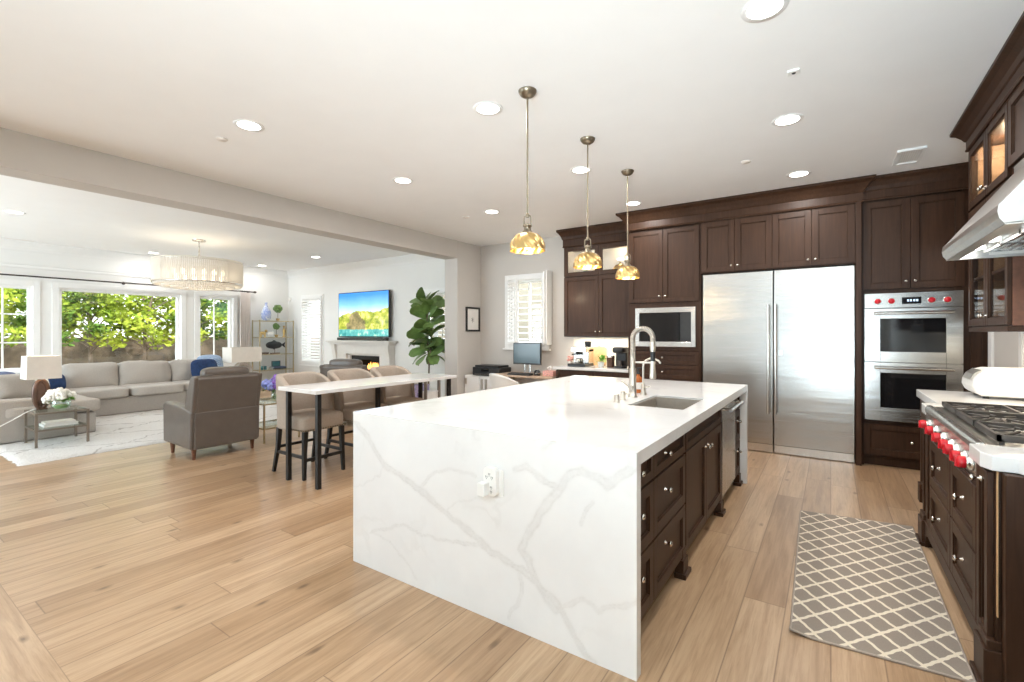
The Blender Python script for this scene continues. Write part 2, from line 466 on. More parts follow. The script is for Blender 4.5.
# ------------------------------------------------------------------ mesh building
class MB:
    def __init__(self):
        self.v, self.f, self.s = [], [], []
        self.M = None

    def add(self, vs, fs, smooth=False):
        o = len(self.v)
        if self.M is not None:
            vs = [self.M @ Vector(p) for p in vs]
        self.v += [tuple(p) for p in vs]
        for q in fs:
            self.f.append(tuple(i + o for i in q))
            self.s.append(smooth)
        return self

    def box(self, x0, x1, y0, y1, z0, z1):
        x0, x1 = min(x0, x1), max(x0, x1)
        y0, y1 = min(y0, y1), max(y0, y1)
        z0, z1 = min(z0, z1), max(z0, z1)
        v = [(x0, y0, z0), (x1, y0, z0), (x1, y1, z0), (x0, y1, z0), (x0, y0, z1), (x1, y0, z1), (x1, y1, z1), (x0, y1, z1)]
        return self.add(v, [(0, 3, 2, 1), (4, 5, 6, 7), (0, 1, 5, 4), (1, 2, 6, 5), (2, 3, 7, 6), (3, 0, 4, 7)])

    def fbox(self, F, a0, a1, b0, b1, d0, d1):
        p, q = F(a0, b0, d0), F(a1, b1, d1)
        return self.box(p[0], q[0], p[1], q[1], p[2], q[2])

    def prism(self, poly, axis, a, b):
        """poly: 2-D points in the plane across `axis`, extruded from a to b."""
        def P(u, w, h):
            return {'x': (h, u, w), 'y': (u, h, w), 'z': (u, w, h)}[axis]
        n = len(poly)
        vs = [P(u, w, a) for u, w in poly] + [P(u, w, b) for u, w in poly]
        fs = [tuple(range(n - 1, -1, -1)), tuple(range(n, 2 * n))]
        fs += [(i, (i + 1) % n, n + (i + 1) % n, n + i) for i in range(n)]
        return self.add(vs, fs)

    def lathe(self, prof, c, axis='z', sgn=1, n=24, smooth=True, mod=None, cap=True):
        """prof: (radius, height) from bottom to top along the axis."""
        vs = []
        for k, (r, h) in enumerate(prof):
            for i in range(n):
                a = 2 * PI * i / n
                rr = r * (mod(a, k / max(1, len(prof) - 1)) if mod else 1)
                u, w = rr * math.cos(a), rr * math.sin(a)
                h2 = h * sgn
                vs.append({'z': (c[0] + u, c[1] + w, c[2] + h2), 'x': (c[0] + h2, c[1] + u, c[2] + w), 'y': (c[0] + u, c[1] + h2, c[2] + w)}[axis])
        fs = []
        for k in range(len(prof) - 1):
            for i in range(n):
                j = (i + 1) % n
                fs.append((k * n + i, k * n + j, (k + 1) * n + j, (k + 1) * n + i))
        self.add(vs, fs, smooth)
        if cap:
            m = len(prof) - 1
            self.add(vs[:n], [tuple(range(n))]) if prof[0][0] > 1e-4 else None
            self.add(vs[m * n:], [tuple(range(n))]) if prof[-1][0] > 1e-4 else None
        return self

    def cyl(self, p0, p1, r, r2=None, n=12, smooth=True):
        return self.tube([p0, p1], r, n, r2=r2, smooth=smooth)

    def tube(self, pts, r, n=10, r2=None, smooth=True, cap=True):
        pts = [Vector(p) for p in pts]
        vs, m = [], len(pts)
        up = None
        for k, p in enumerate(pts):
            if k == 0:
                d = pts[1] - p
            elif k == m - 1:
                d = p - pts[-2]
            else:
                d = pts[k + 1] - pts[k - 1]
            d.normalize()
            if up is None:
                up = Vector((0, 0, 1)) if abs(d.z) < 0.9 else Vector((1, 0, 0))
            a = d.cross(up)
            a.normalize()
            b = a.cross(d)
            up = b.copy()
            rad = r if r2 is None else r + (r2 - r) * k / (m - 1)
            if isinstance(r, (list, tuple)):
                rad = r[k]
            for i in range(n):
                t = 2 * PI * i / n
                vs.append(p + a * (rad * math.cos(t)) + b * (rad * math.sin(t)))
        fs = []
        for k in range(m - 1):
            for i in range(n):
                j = (i + 1) % n
                fs.append((k * n + i, k * n + j, (k + 1) * n + j, (k + 1) * n + i))
        self.add(vs, fs, smooth)
        if cap:
            self.add(vs[:n], [tuple(range(n))])
            self.add(vs[-n:], [tuple(range(n))])
        return self

    def ball(self, c, r, n=12, m=8, sq=(1, 1, 1)):
        vs, fs = [], []
        for k in range(m + 1):
            p = PI * k / m
            for i in range(n):
                t = 2 * PI * i / n
                vs.append((c[0] + r * sq[0] * math.sin(p) * math.cos(t), c[1] + r * sq[1] * math.sin(p) * math.sin(t), c[2] - r * sq[2] * math.cos(p)))
        for k in range(m):
            for i in range(n):
                j = (i + 1) % n
                fs.append((k * n + i, k * n + j, (k + 1) * n + j, (k + 1) * n + i))
        return self.add(vs, fs, True)

    def soft(self, c, size, k=6, n=7, rot=(0, 0, 0), pinch=0.0, thin=2, wob=0.0):
        """A rounded, slightly puffed block: cushions, padded seats."""
        vs, fs, idx = [], [], {}
        R = Matrix.Rotation(rot[2], 3, 'Z') @ Matrix.Rotation(rot[1], 3, 'Y') @ Matrix.Rotation(rot[0], 3, 'X')

        def vert(u):
            key = tuple(round(x, 4) for x in u)
            if key not in idx:
                mx = max(abs(x) for x in u)
                s = mx / (sum(abs(x) ** k for x in u)) ** (1.0 / k)
                p = [x * s for x in u]
                if pinch:
                    o = [i for i in range(3) if i != thin]
                    e = max(abs(p[o[0]]), abs(p[o[1]]))
                    p[thin] *= 1 - pinch * e ** 4
                q = Vector((p[0] * size[0] / 2, p[1] * size[1] / 2, p[2] * size[2] / 2))
                if wob:
                    w = noise.noise_vector((q + Vector(c)) * 5.0) * wob
                    q += w
                q = R @ q
                idx[key] = len(vs)
                vs.append((q.x + c[0], q.y + c[1], q.z + c[2]))
            return idx[key]
        g = [-1 + 2 * i / n for i in range(n + 1)]
        g = [math.copysign(abs(x) ** 0.8, x) for x in g]
        for ax in range(3):
            for sg in (-1, 1):
                for i in range(n):
                    for j in range(n):
                        q = []
                        for (a, b) in ((i, j), (i + 1, j), (i + 1, j + 1), (i, j + 1)):
                            u = [0, 0, 0]
                            u[ax] = sg
                            u[(ax + 1) % 3] = g[a]
                            u[(ax + 2) % 3] = g[b]
                            q.append(vert(tuple(u)))
                        fs.append(tuple(q) if sg > 0 else tuple(reversed(q)))
        return self.add(vs, fs, True)

    def sweep(self, path, prof, closed=False):
        """Sweep a profile of (out, z) along a path of (x, y); out is to the right of the path."""
        m, n = len(path), len(prof)
        vs = []
        for k in range(m):
            p = Vector(path[k])
            dirs = []
            if k > 0 or closed:
                dirs.append((p - Vector(path[k - 1])).normalized())
            if k < m - 1 or closed:
                dirs.append((Vector(path[(k + 1) % m]) - p).normalized())
            ns = [Vector((d.y, -d.x)) for d in dirs]
            if len(ns) == 2:
                s = ns[0] + ns[1]
                s = s / max(0.2, (1 + ns[0].dot(ns[1])))
            else:
                s = ns[0]
            for o, z in prof:
                vs.append((p.x + s.x * o, p.y + s.y * o, z))
        fs = []
        for k in range(m if closed else m - 1):
            kk = (k + 1) % m
            for i in range(n):
                j = (i + 1) % n
                fs.append((k * n + i, k * n + j, kk * n + j, kk * n + i))
        if not closed:
            fs.append(tuple(range(n)))
            fs.append(tuple(range((m - 1) * n, m * n)))
        return self.add(vs, fs)

    def build(self, name, mat, parent=None, bev=0.0, seg=2, loc=None):
        me = bpy.data.meshes.new(name)
        me.from_pydata(self.v, [], self.f)
        me.update()
        import bmesh
        bm = bmesh.new()
        bm.from_mesh(me)
        bmesh.ops.recalc_face_normals(bm, faces=bm.faces)
        bm.to_mesh(me)
        bm.free()
        me.polygons.foreach_set('use_smooth', self.s)
        me.materials.append(mat)
        o = bpy.data.objects.new(name, me)
        COL.objects.link(o)
        if parent is not None:
            o.parent = parent
            if parent.parent is None:
                o.matrix_parent_inverse = Matrix.Translation(-Vector(parent.location))
        if bev:
            b = o.modifiers.new('edge', 'BEVEL')
            b.width = bev
            b.segments = seg
            b.limit_method = 'ANGLE'
            b.angle_limit = math.radians(40)
        return o


def tag(o, label, cat, group=None):
    o['label'] = label
    o['category'] = cat
    if group:
        o['group'] = group
    return o


def thing(name, label, cat, loc=(0, 0, 0), group=None):
    o = bpy.data.objects.new(name, None)
    o.empty_display_size = 0.1
    COL.objects.link(o)
    o.location = loc
    return tag(o, label, cat, group)


def struct(o):
    o['kind'] = 'structure'
    return o


def dup(root, loc, rz=0.0, label=None, group=None):
    r = root.copy()
    COL.objects.link(r)
    r.location = loc
    r.rotation_euler = (0, 0, rz)
    if label:
        r['label'] = label
    if group:
        r['group'] = group
    for ch in list(root.children):
        c = ch.copy()
        COL.objects.link(c)
        c.parent = r
        for g in ch.children:
            d = g.copy()
            COL.objects.link(d)
            d.parent = c
    return r


def place(o, loc, rz=0.0):
    o.location = loc
    o.rotation_euler = (0, 0, rz)
    return o


def FY(y):                     # a front facing -Y
    return lambda a, b, d: (a, y - d, b)


def FXp(x):                    # a front facing +X
    return lambda a, b, d: (x + d, a, b)


def FXm(x):                    # a front facing -X
    return lambda a, b, d: (x - d, a, b)


def knob(F, a, b, parent, d=0.02, r=0.014, mat=None):
    p0, p1 = F(a, b, d), F(a, b, d + 0.036)
    ax = 'x' if abs(p0[0] - p1[0]) > 1e-6 else 'y'
    sg = 1 if (p1[0] - p0[0] + p1[1] - p0[1]) > 0 else -1
    k = MB().lathe([(r * 0.75, 0), (r * 0.75, 0.003), (r * 0.38, 0.007), (r * 0.38, 0.020), (r * 0.95, 0.026), (r, 0.031), (r * 0.7, 0.036), (0.0005, 0.0375)], p0, ax, sg, 14)
    return k.build('knob', mat or M['nickel'], parent)


def shaker(F, a0, a1, b0, b1, parent, name='door', knobs=(), glass=False, rail=0.058, mat=None, g=0.002):
    a0, a1, b0, b1 = a0 + g, a1 - g, b0 + g, b1 - g
    mb = MB()
    T = 0.02
    rail = min(rail, (b1 - b0) * 0.3, (a1 - a0) * 0.33)
    mb.fbox(F, a0, a0 + rail, b0, b1, 0, T)
    mb.fbox(F, a1 - rail, a1, b0, b1, 0, T)
    mb.fbox(F, a0 + rail, a1 - rail, b0, b0 + rail, 0, T)
    mb.fbox(F, a0 + rail, a1 - rail, b1 - rail, b1, 0, T)
    i0, i1, j0, j1 = a0 + rail, a1 - rail, b0 + rail, b1 - rail
    s = 0.007
    mb.fbox(F, i0, i0 + s, j0, j1, 0, 0.012)
    mb.fbox(F, i1 - s, i1, j0, j1, 0, 0.012)
    mb.fbox(F, i0 + s, i1 - s, j0, j0 + s, 0, 0.012)
    mb.fbox(F, i0 + s, i1 - s, j1 - s, j1, 0, 0.012)
    if not glass:
        mb.fbox(F, i0 + s, i1 - s, j0 + s, j1 - s, 0, 0.006)
    o = mb.build(name, mat or M['wood'], parent, bev=0.0015, seg=1)
    if glass:
        p = MB().fbox(F, i0 + s * 0.5, i1 - s * 0.5, j0 + s * 0.5, j1 - s * 0.5, 0.004, 0.007).build('glass_pane', M['cabglass'], o)
        p['label'] = 'clear glass pane'
    for (a, b) in knobs:
        knob(F, a, b, o, T)
    return o


# ------------------------------------------------------------------ the room shell
def wall_cells(axis, c0, c1, u0, u1, z0, z1, holes):
    """A slab with rectangular holes. axis 'x': slab between x=c0..c1, u is y; axis 'y': between y=c0..c1, u is x."""
    us = sorted({u0, u1, *[h[0] for h in holes], *[h[1] for h in holes]})
    zs = sorted({z0, z1, *[h[2] for h in holes], *[h[3] for h in holes]})
    mb = MB()
    for i in range(len(us) - 1):
        for j in range(len(zs) - 1):
            um, zm = (us[i] + us[i + 1]) / 2, (zs[j] + zs[j + 1]) / 2
            if any(h[0] < um < h[1] and h[2] < zm < h[3] for h in holes):
                continue
            if axis == 'x':
                mb.box(c0, c1, us[i], us[i + 1], zs[j], zs[j + 1])
            else:
                mb.box(us[i], us[i + 1], c0, c1, zs[j], zs[j + 1])
    return mb


XL, XR, YB, YF = -11.85, 1.25, 6.95, -3.0
XB0, XB1, YJ, ZB = -5.72, -5.42, 6.28, 2.713
struct(MB().box(XL - 0.2, XR + 0.2, YF - 0.2, YB + 0.2, -0.1, 0.0).build('floor', M['floor']))
struct(MB().box(XL - 0.2, XR + 0.2, YF - 0.2, YB + 0.2, H, H + 0.12).build('ceiling', M['ceiling']))
WL = [(1.43, 2.15, 0.72, 2.245), (2.485, 4.475, 0.72, 2.245), (4.82, 5.56, 0.72, 2.245)]
WBK = [(-11.16, -10.38, 0.68, 2.27), (-6.90, -6.15, 1.08, 2.20), (-4.79, -4.02, 1.20, 2.36), (-9.20, -8.18, 0.30, 0.89)]
struct(wall_cells('x', XL - 0.2, XL, YF, YB, 0, H, WL).build('wall_left', M['wall_living']))
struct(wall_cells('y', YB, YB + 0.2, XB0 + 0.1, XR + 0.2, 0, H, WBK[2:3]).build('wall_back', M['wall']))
struct(wall_cells('y', YB, YB + 0.2, XL - 0.2, XB0 + 0.1, 0, H, WBK[:2] + WBK[3:]).build('wall_living', M['wall_living']))
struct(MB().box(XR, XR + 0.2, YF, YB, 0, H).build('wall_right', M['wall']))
WF = [(-4.1, 1.0, 0.2, 2.7), (-11.0, -6.4, 0.2, 2.7)]
struct(wall_cells('y', YF - 0.2, YF, XL - 0.2, XR + 0.2, 0, H, WF).build('wall_front', M['wall']))
mb = MB().box(XB0, XB1, YF, YJ, ZB, H)
mb.box(XB0, XB1, YJ, YB, 0, H)
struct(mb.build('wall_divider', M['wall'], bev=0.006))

# crown moulding round the living room, picture band over its windows
cp = [(0, H - 0.16), (0.012, H - 0.16), (0.02, H - 0.13), (0.05, H - 0.09), (0.085, H - 0.05), (0.10, H - 0.035), (0.11, H - 0.02), (0.11, H), (0, H)]
struct(MB().sweep([(XL, YF), (XL, YB), (XB0, YB)], cp).build('trim_1', M['trim']))
band = [(0, 2.55), (0.018, 2.55), (0.022, 2.57), (0.022, 2.60), (0.030, 2.615), (0.0, 2.62)]
struct(MB().sweep([(XL, YF), (XL, 5.75)], band).build('trim_2', M['trim']))
bp = [(0, 0), (0.016, 0), (0.016, 0.11), (0.008, 0.13), (0, 0.135)]
struct(MB().sweep([(XL, YF), (XL, YB), (-9.72, YB)], bp).build('baseboard_left', M['trim']))
struct(MB().sweep([(-7.76, YB), (XB0, YB), (XB0, YJ), (XB1, YJ), (XB1, YB), (-3.5, YB)], bp).build('baseboard_back', M['trim']))
struct(MB().sweep([(XR, 6.085), (XR, 5.335)], bp).build('baseboard_right', M['trim']))

struct(MB().box(XR - 0.022, XR - 0.0005, 6.09, 6.20, 0, 2.35).box(XR - 0.022, XR - 0.0005, 5.24, 5.33, 0, 2.35).box(XR - 0.022, XR - 0.0005, 5.33, 6.09, 2.26, 2.35).build('trim_3', M['trim'], bev=0.004))


def window(n, axis, c, out, u0, u1, z0, z1, cols=1, rows=1, casing=0.09, inner=True, fr=0.055):
    """A framed, glazed opening. c: the room face of the wall, out: +1/-1 towards outside along the axis."""
    def P(mb, ua, ub, za, zb, da, db):
        a, b = c + out * da, c + out * db
        return mb.box(a, b, ua, ub, za, zb) if axis == 'x' else mb.box(ua, ub, a, b, za, zb)
    mb = MB()
    for (ua, ub, za, zb) in ((u0 + 0.0005, u0 + fr, z0, z1), (u1 - fr, u1 - 0.0005, z0, z1), (u0 + fr, u1 - fr, z0 + 0.0005, z0 + fr), (u0 + fr, u1 - fr, z1 - fr, z1 - 0.0005)):
        P(mb, ua, ub, za, zb, 0.05, 0.15)
    for i in range(1, cols):
        u = u0 + (u1 - u0) * i / cols
        P(mb, u - 0.011, u + 0.011, z0, z1, 0.105, 0.136)
    for j in range(1, rows):
        z = z0 + (z1 - z0) * j / rows
        P(mb, u0, u1, z - 0.011, z + 0.011, 0.105, 0.136)
    if casing:
        k = casing
        for (ua, ub, za, zb) in ((u0 - k, u0, z0 - k, z1 + k), (u1, u1 + k, z0 - k, z1 + k), (u0, u1, z1, z1 + k), (u0, u1, z0 - k, z0)):
            P(mb, ua, ub, za, zb, -0.022, -0.0005)
        P(mb, u0 - k - 0.03, u1 + k + 0.03, z0 - k - 0.03, z0 - k, -0.05, -0.0005)
        q = 0.008
        for (ua, ub, za, zb) in ((u0 + 0.0005, u0 + q, z0, z1), (u1 - q, u1 - 0.0005, z0, z1), (u0 + q, u1 - q, z0 + 0.0005, z0 + q), (u0 + q, u1 - q, z1 - q, z1 - 0.0005)):
            P(mb, ua, ub, za, zb, -0.022, 0.051)
    w = struct(mb.build('window_%d' % n, M['trim'], bev=0.003, seg=1))
    p = MB()
    P(p, u0 + fr * 0.6, u1 - fr * 0.6, z0 + fr * 0.6, z1 - fr * 0.6, 0.138, 0.144)
    g = p.build('glass_pane', M['glass'], w)
    g['kind'] = 'structure'
    return w


window(1, 'x', XL, -1, *WL[0], cols=2, rows=3)
window(2, 'x', XL, -1, *WL[1])
window(3, 'x', XL, -1, *WL[2], cols=2, rows=1)
window(4, 'y', YB, 1, *WBK[0])
window(5, 'y', YB, 1, *WBK[1])
window(6, 'y', YB, 1, *WBK[2], cols=2, rows=1, casing=0.07)
window(7, 'y', YF, -1, *WF[0], cols=3, rows=1)
window(8, 'y', YF, -1, *WF[1], cols=3, rows=1)


# ------------------------------------------------------------------ plantation shutters
def shutter(name, label, u0, u1, z0, z1, y, tilt, n, frame=0.05, group=None, depth=0.03, lw=0.062):
    t = thing(name, label, 'shutter', ((u0 + u1) / 2, y, z0), group)
    mb = MB()
    for (a, b, c, d) in ((u0, u0 + frame, z0, z1), (u1 - frame, u1, z0, z1), (u0 + frame, u1 - frame, z0, z0 + frame), (u0 + frame, u1 - frame, z1 - frame, z1)):
        mb.box(a, b, y, y + depth, c, d)
    mb.build('shutter_frame', M['trim'], t, bev=0.003, seg=1)
    mb = MB()
    zs0, zs1 = z0 + frame, z1 - frame
    for i in range(n):
        z = zs0 + (zs1 - zs0) * (i + 0.5) / n
        c = Vector(((u0 + u1) / 2, y + depth / 2, z))
        mb.M = Matrix.Translation(c) @ Matrix.Rotation(tilt, 4, 'X')
        L = (u1 - u0) / 2 - frame
        mb.box(-L, L, -lw / 2, lw / 2, -0.005, 0.005)
    mb.M = None
    mb.build('louvers', M['trim'], t)
    mb = MB().box((u0 + u1) / 2 - 0.006, (u0 + u1) / 2 + 0.006, y - 0.032, y - 0.022, z0 + frame + 0.05, z1 - frame - 0.05)
    return t, mb


def with_rod(res):
    t, mb = res
    mb.build('tilt_rod', M['trim'], t)
    return t


# ------------------------------------------------------------------ kitchen: fridge wall
def crown_prof(z0, z1, p):
    h = z1 - z0
    return [(0, z0), (0.012, z0), (0.018, z0 + 0.012), (0.012, z0 + 0.024), (0.012, z0 + h * 0.42), (0.022, z0 + h * 0.46), (p * 0.38, z0 + h * 0.60),
            (p * 0.68, z0 + h * 0.78), (p * 0.92, z0 + h * 0.86), (p, z0 + h * 0.89), (p, z1), (0, z1)]


# coffee counter wall cabinet with lit glass doors
lit_wood = plain('lit_cabinet_wood', (0.30, 0.18, 0.10), 0.5, var=0.15, scale=14)  # dark interior wood lightened, with cabinet lamp light put into the colour
t = thing('wall_cabinet', 'dark wall cabinet with glass top doors above the coffee counter', 'cabinet', (-2.9, 6.78, 1.34))
x0, x1, yf, yb = -3.49, -2.31, 6.62, YB
mb = MB()
mb.box(x0, x0 + 0.02, yf, yb - 0.003, 1.34, 2.80).box(x1 - 0.02, x1, yf, yb - 0.003, 1.34, 2.80).box(x0 + 0.02, x1 - 0.02, yf, yb - 0.003, 1.34, 1.37)
mb.box(x0 + 0.02, x1 - 0.02, yf + 0.002, yb - 0.003, 2.27, 2.30).box(x0 + 0.02, x1 - 0.02, yf, yb - 0.003, 2.72, 2.80).box(x0 + 0.02, x1 - 0.02, yb - 0.015, yb - 0.003, 1.37, 2.72).box(-2.92, -2.89, yf + 0.001, yf + 0.02, 1.37, 2.27).box(-2.92, -2.89, yf + 0.001, yf + 0.02, 2.30, 2.72)
mb.build('carcass', M['wood'], t)
mb = MB().box(x0 + 0.021, x1 - 0.021, yb - 0.018, yb - 0.0155, 2.301, 2.719).box(x0 + 0.0205, x0 + 0.023, yf + 0.022, yb - 0.02, 2.301, 2.719).box(x1 - 0.023, x1 - 0.0205, yf + 0.022, yb - 0.02, 2.301, 2.719)
mb.build('lit_lining', M['paper'], t)  # pale panels colour the dark interior as if brightly lit
F = FY(yf)
xm = -2.905
shaker(F, x0, xm, 1.34, 2.27, t, knobs=[(xm - 0.035, 1.42)])
shaker(F, xm, x1, 1.34, 2.27, t, knobs=[(xm + 0.035, 1.42)])
shaker(F, x0, xm, 2.28, 2.74, t, glass=True)
shaker(F, xm, x1, 2.28, 2.74, t, glass=True)
MB().sweep([(x0, yb - 0.004), (x0, yf - 0.02), (x1 - 0.12, yf - 0.02)], crown_prof(2.74, H - 0.002, 0.09)).build('crown', M['wood'], t)
lamp('cabinet_light', 'POINT', (-2.62, 6.76, 2.66), 1.8, (1.0, 0.80, 0.55), soft=0.02, parent=t)
lamp('cabinet_light', 'POINT', (-3.2, 6.76, 2.66), 0.9, (1.0, 0.80, 0.55), soft=0.02, parent=t)
lamp('under_cabinet_light', 'AREA', (-2.9, 6.76, 1.325), 5, (1.0, 0.90, 0.74), rot=(0, 0, 0), size=1.05, size_y=0.16, parent=t)
MB().box(-3.4, -2.4, 6.83, 6.90, 1.328, 1.34).build('light_strip', M['whiteplastic'], t)

# what stands in the lit glass cabinet
t = thing('serving_dome', 'gold and white serving dish behind glass of the lit wall cabinet', 'dish', (-2.62, 6.76, 2.30))
MB().lathe([(0.10, 0), (0.13, 0.01), (0.14, 0.02), (0.02, 0.022)], (-2.62, 6.76, 2.30), n=20).build('plate', M['whiteplastic'], t)
MB().lathe([(0.115, 0.022), (0.11, 0.07), (0.08, 0.115), (0.03, 0.135), (0.012, 0.14), (0.016, 0.16), (0.001, 0.168)], (-2.62, 6.76, 2.30), n=20).build('dome', M['gold'], t)
t = thing('drinking_glass', 'pale tumbler on cabinet shelf behind nearest glass door by window', 'glass', (-3.2, 6.78, 2.30))
MB().lathe([(0.03, 0), (0.042, 0.13), (0.038, 0.13), (0.027, 0.01)], (-3.2, 6.78, 2.30), n=16, cap=False).build('tumbler', M['vaseglass'], t)
MB().lathe([(0.028, 0), (0.033, 0.012), (0.001, 0.014)], (-3.2, 6.78, 2.30), n=16).build('glass_foot', M['whiteplastic'], t)

# coffee counter
ZC = 0.885
t = thing('base_cabinet', 'dark base cabinet under the coffee counter', 'cabinet', (-2.9, 6.6, 0))
x0, x1, yf = -3.49, -2.31, 6.36
MB().box(x0, x1, yf, yb - 0.01, 0.10, ZC - 0.045).box(x0 + 0.02, x1 - 0.02, yf + 0.07, yb - 0.01, 0, 0.10).build('carcass', M['wood'], t, bev=0.002)
for a, b in ((x0, xm), (xm, x1)):
    shaker(FY(yf), a, b, 0.66, 0.835, t, 'drawer', knobs=[((a + b) / 2, 0.75)])
    shaker(FY(yf), a, b, 0.11, 0.65, t, 'door', knobs=[(xm + (-0.04 if b == xm else 0.04), 0.58)])
tag(MB().box(-3.53, -2.305, 6.315, yb - 0.012, ZC - 0.04, ZC).build('countertop', M['quartz'], bev=0.004), 'white quartz counter holding the coffee makers below wall cabinet', 'countertop')
tag(MB().box(-3.49, -2.305, yb - 0.012, yb - 0.001, ZC + 0.001, 1.335).build('backsplash', M['tile']), 'cream tile backsplash lit from under the wall cabinet', 'backsplash')

# microwave tower
t = thing('tall_cabinet', 'tall dark cabinet tower holding the built-in microwave', 'cabinet', (-1.82, 6.55, 0))
x0, x1, yf = -2.295, -1.345, 6.215
mb = MB()
mb.box(x0, x0 + 0.03, yf, yb - 0.005, 0.10, 2.80).box(x1 - 0.03, x1, yf, yb - 0.005, 0.10, 2.80).box(x0 + 0.03, x1 - 0.03, 6.90, yb - 0.005, 0.10, 2.80)
mb.box(x0 + 0.03, x1 - 0.03, yf, yb - 0.05, 1.775, 1.80).box(x0 + 0.03, x1 - 0.03, yf, yb - 0.05, 1.17, 1.20).box(x0 + 0.03, x1 - 0.03, yf, yb - 0.05, 0.10, 0.13)
mb.box(x0 + 0.03, -2.192, yf, yf + 0.02, 1.20, 1.775).box(-1.408, x1 - 0.03, yf, yf + 0.02, 1.20, 1.775).box(-2.192, -1.408, yf, yf + 0.02, 1.734, 1.775).box(-2.192, -1.408, yf, yf + 0.02, 1.20, 1.216)
mb.box(x0 + 0.03, x1 - 0.03, yf + 0.02, yf + 0.04, 0.13, 1.16).box(x0 + 0.03, x1 - 0.03, yf + 0.02, yf + 0.04, 1.80, 2.80)
mb.box(x0 + 0.02, x1 - 0.02, yf + 0.07, 6.9, 0, 0.10)
mb.build('carcass', M['wood'], t, bev=0.002, seg=1)
F = FY(yf)
xm = (x0 + x1) / 2
shaker(F, x0 + 0.02, xm, 1.80, 2.76, t, knobs=[(xm - 0.035, 1.88)])
shaker(F, xm, x1 - 0.02, 1.80, 2.76, t, knobs=[(xm + 0.035, 1.88)])
for b0, b1 in ((0.99, 1.165), (0.80, 0.985), (0.55, 0.795)):
    shaker(F, x0 + 0.02, x1 - 0.02, b0, b1, t, 'drawer', knobs=[(xm, (b0 + b1) / 2)], rail=0.05)
shaker(F, x0 + 0.02, xm, 0.13, 0.545, t, knobs=[(xm - 0.035, 0.48)])
shaker(F, xm, x1 - 0.02, 0.13, 0.545, t, knobs=[(xm + 0.035, 0.48)])

t = thing('microwave', 'stainless framed built-in microwave with black glass door', 'microwave', (-1.80, 6.3, 1.215))
mb = MB().box(-2.17, -1.43, 6.24, 6.75, 1.222, 1.728)
mb.build('body', M['blackplastic'], t)
mb = MB()
for (a, b, c, d) in ((-2.19, -2.135, 1.218, 1.732), (-1.465, -1.41, 1.218, 1.732), (-2.135, -1.465, 1.218, 1.285), (-2.135, -1.465, 1.665, 1.732)):
    mb.box(a, b, 6.195, 6.24, c, d)
mb.build('trim_frame', M['chrome_strip'], t, bev=0.004)
MB().box(-2.135, -1.60, 6.20, 6.235, 1.285, 1.665).build('door', M['darkglass'], t, bev=0.003)
MB().box(-1.598, -1.465, 6.20, 6.235, 1.285, 1.665).build('control_panel', M['blackplastic'], t, bev=0.003)

# cabinets over the fridges
t = thing('bridge_cabinet', 'four-door dark cabinet bridging over the twin fridges', 'cabinet', (-0.55, 6.55, 2.14))
x0, x1, yf = -1.34, 0.225, 6.185
mb = MB().box(x0, x1, yf, yb - 0.005, 2.135, 2.80)
mb.build('carcass', M['wood'], t, bev=0.002, seg=1)
MB().box(0.218, 0.268, 6.15, yb - 0.005, 0.0, 2.80).build('side_panel', M['wood'], t, bev=0.003)
F = FY(yf)
sp = [-1.335, -0.955, -0.560, -0.175, 0.215]
for i in range(4):
    kx = sp[i + 1] - 0.035 if i % 2 == 0 else sp[i] + 0.035
    shaker(F, sp[i], sp[i + 1], 2.145, 2.765, t, knobs=[(kx, 2.21)], rail=0.062)
# one crown runs over the microwave tower and the fridge cabinet
tag(MB().sweep([(-2.297, 6.60), (-2.297, 6.165), (0.27, 6.165), (0.27, 6.22)], crown_prof(2.775, H - 0.002, 0.115)).build('cabinet_crown', M['wood']), 'dark crown moulding running over fridges and microwave tower', 'moulding')


def fridge(x0, x1, hx, name, label, hinge):
    t = thing(name, label, 'refrigerator', ((x0 + x1) / 2, 6.5, 0))
    MB().box(x0 + 0.004, x1 - 0.004, 6.27, 6.92, 0.02, 2.128).build('body', M['steelplain'], t)
    d = MB().box(x0 + 0.003, x1 - 0.003, 6.195, 6.268, 0.105, 2.122).build('door', M['steel'], t, bev=0.004)
    h = MB()
    h.cyl((hx, 6.125, 0.47), (hx, 6.125, 1.725), 0.0165, n=16)
    for z in (0.53, 1.665):
        h.cyl((hx, 6.125, z), (hx, 6.20, z), 0.011)
    h.build('handle', M['chrome_strip'], d)
    MB().box(x0 + 0.005, x1 - 0.005, 6.215, 6.262, 0.008, 0.10).build('toe_grille', M['chrome_strip'], t, bev=0.003)
    return t


fridge(-1.325, -0.550, -0.596, 'refrigerator', 'stainless refrigerator column standing beside the microwave tower', 1)
f2 = fridge(-0.546, 0.214, -0.522, 'refrigerator', 'stainless refrigerator column standing beside the double oven', -1)
MB().box(-0.50, -0.455, 6.189, 6.196, 1.14, 1.20).build('lock_badge', M['steelplain'], f2)

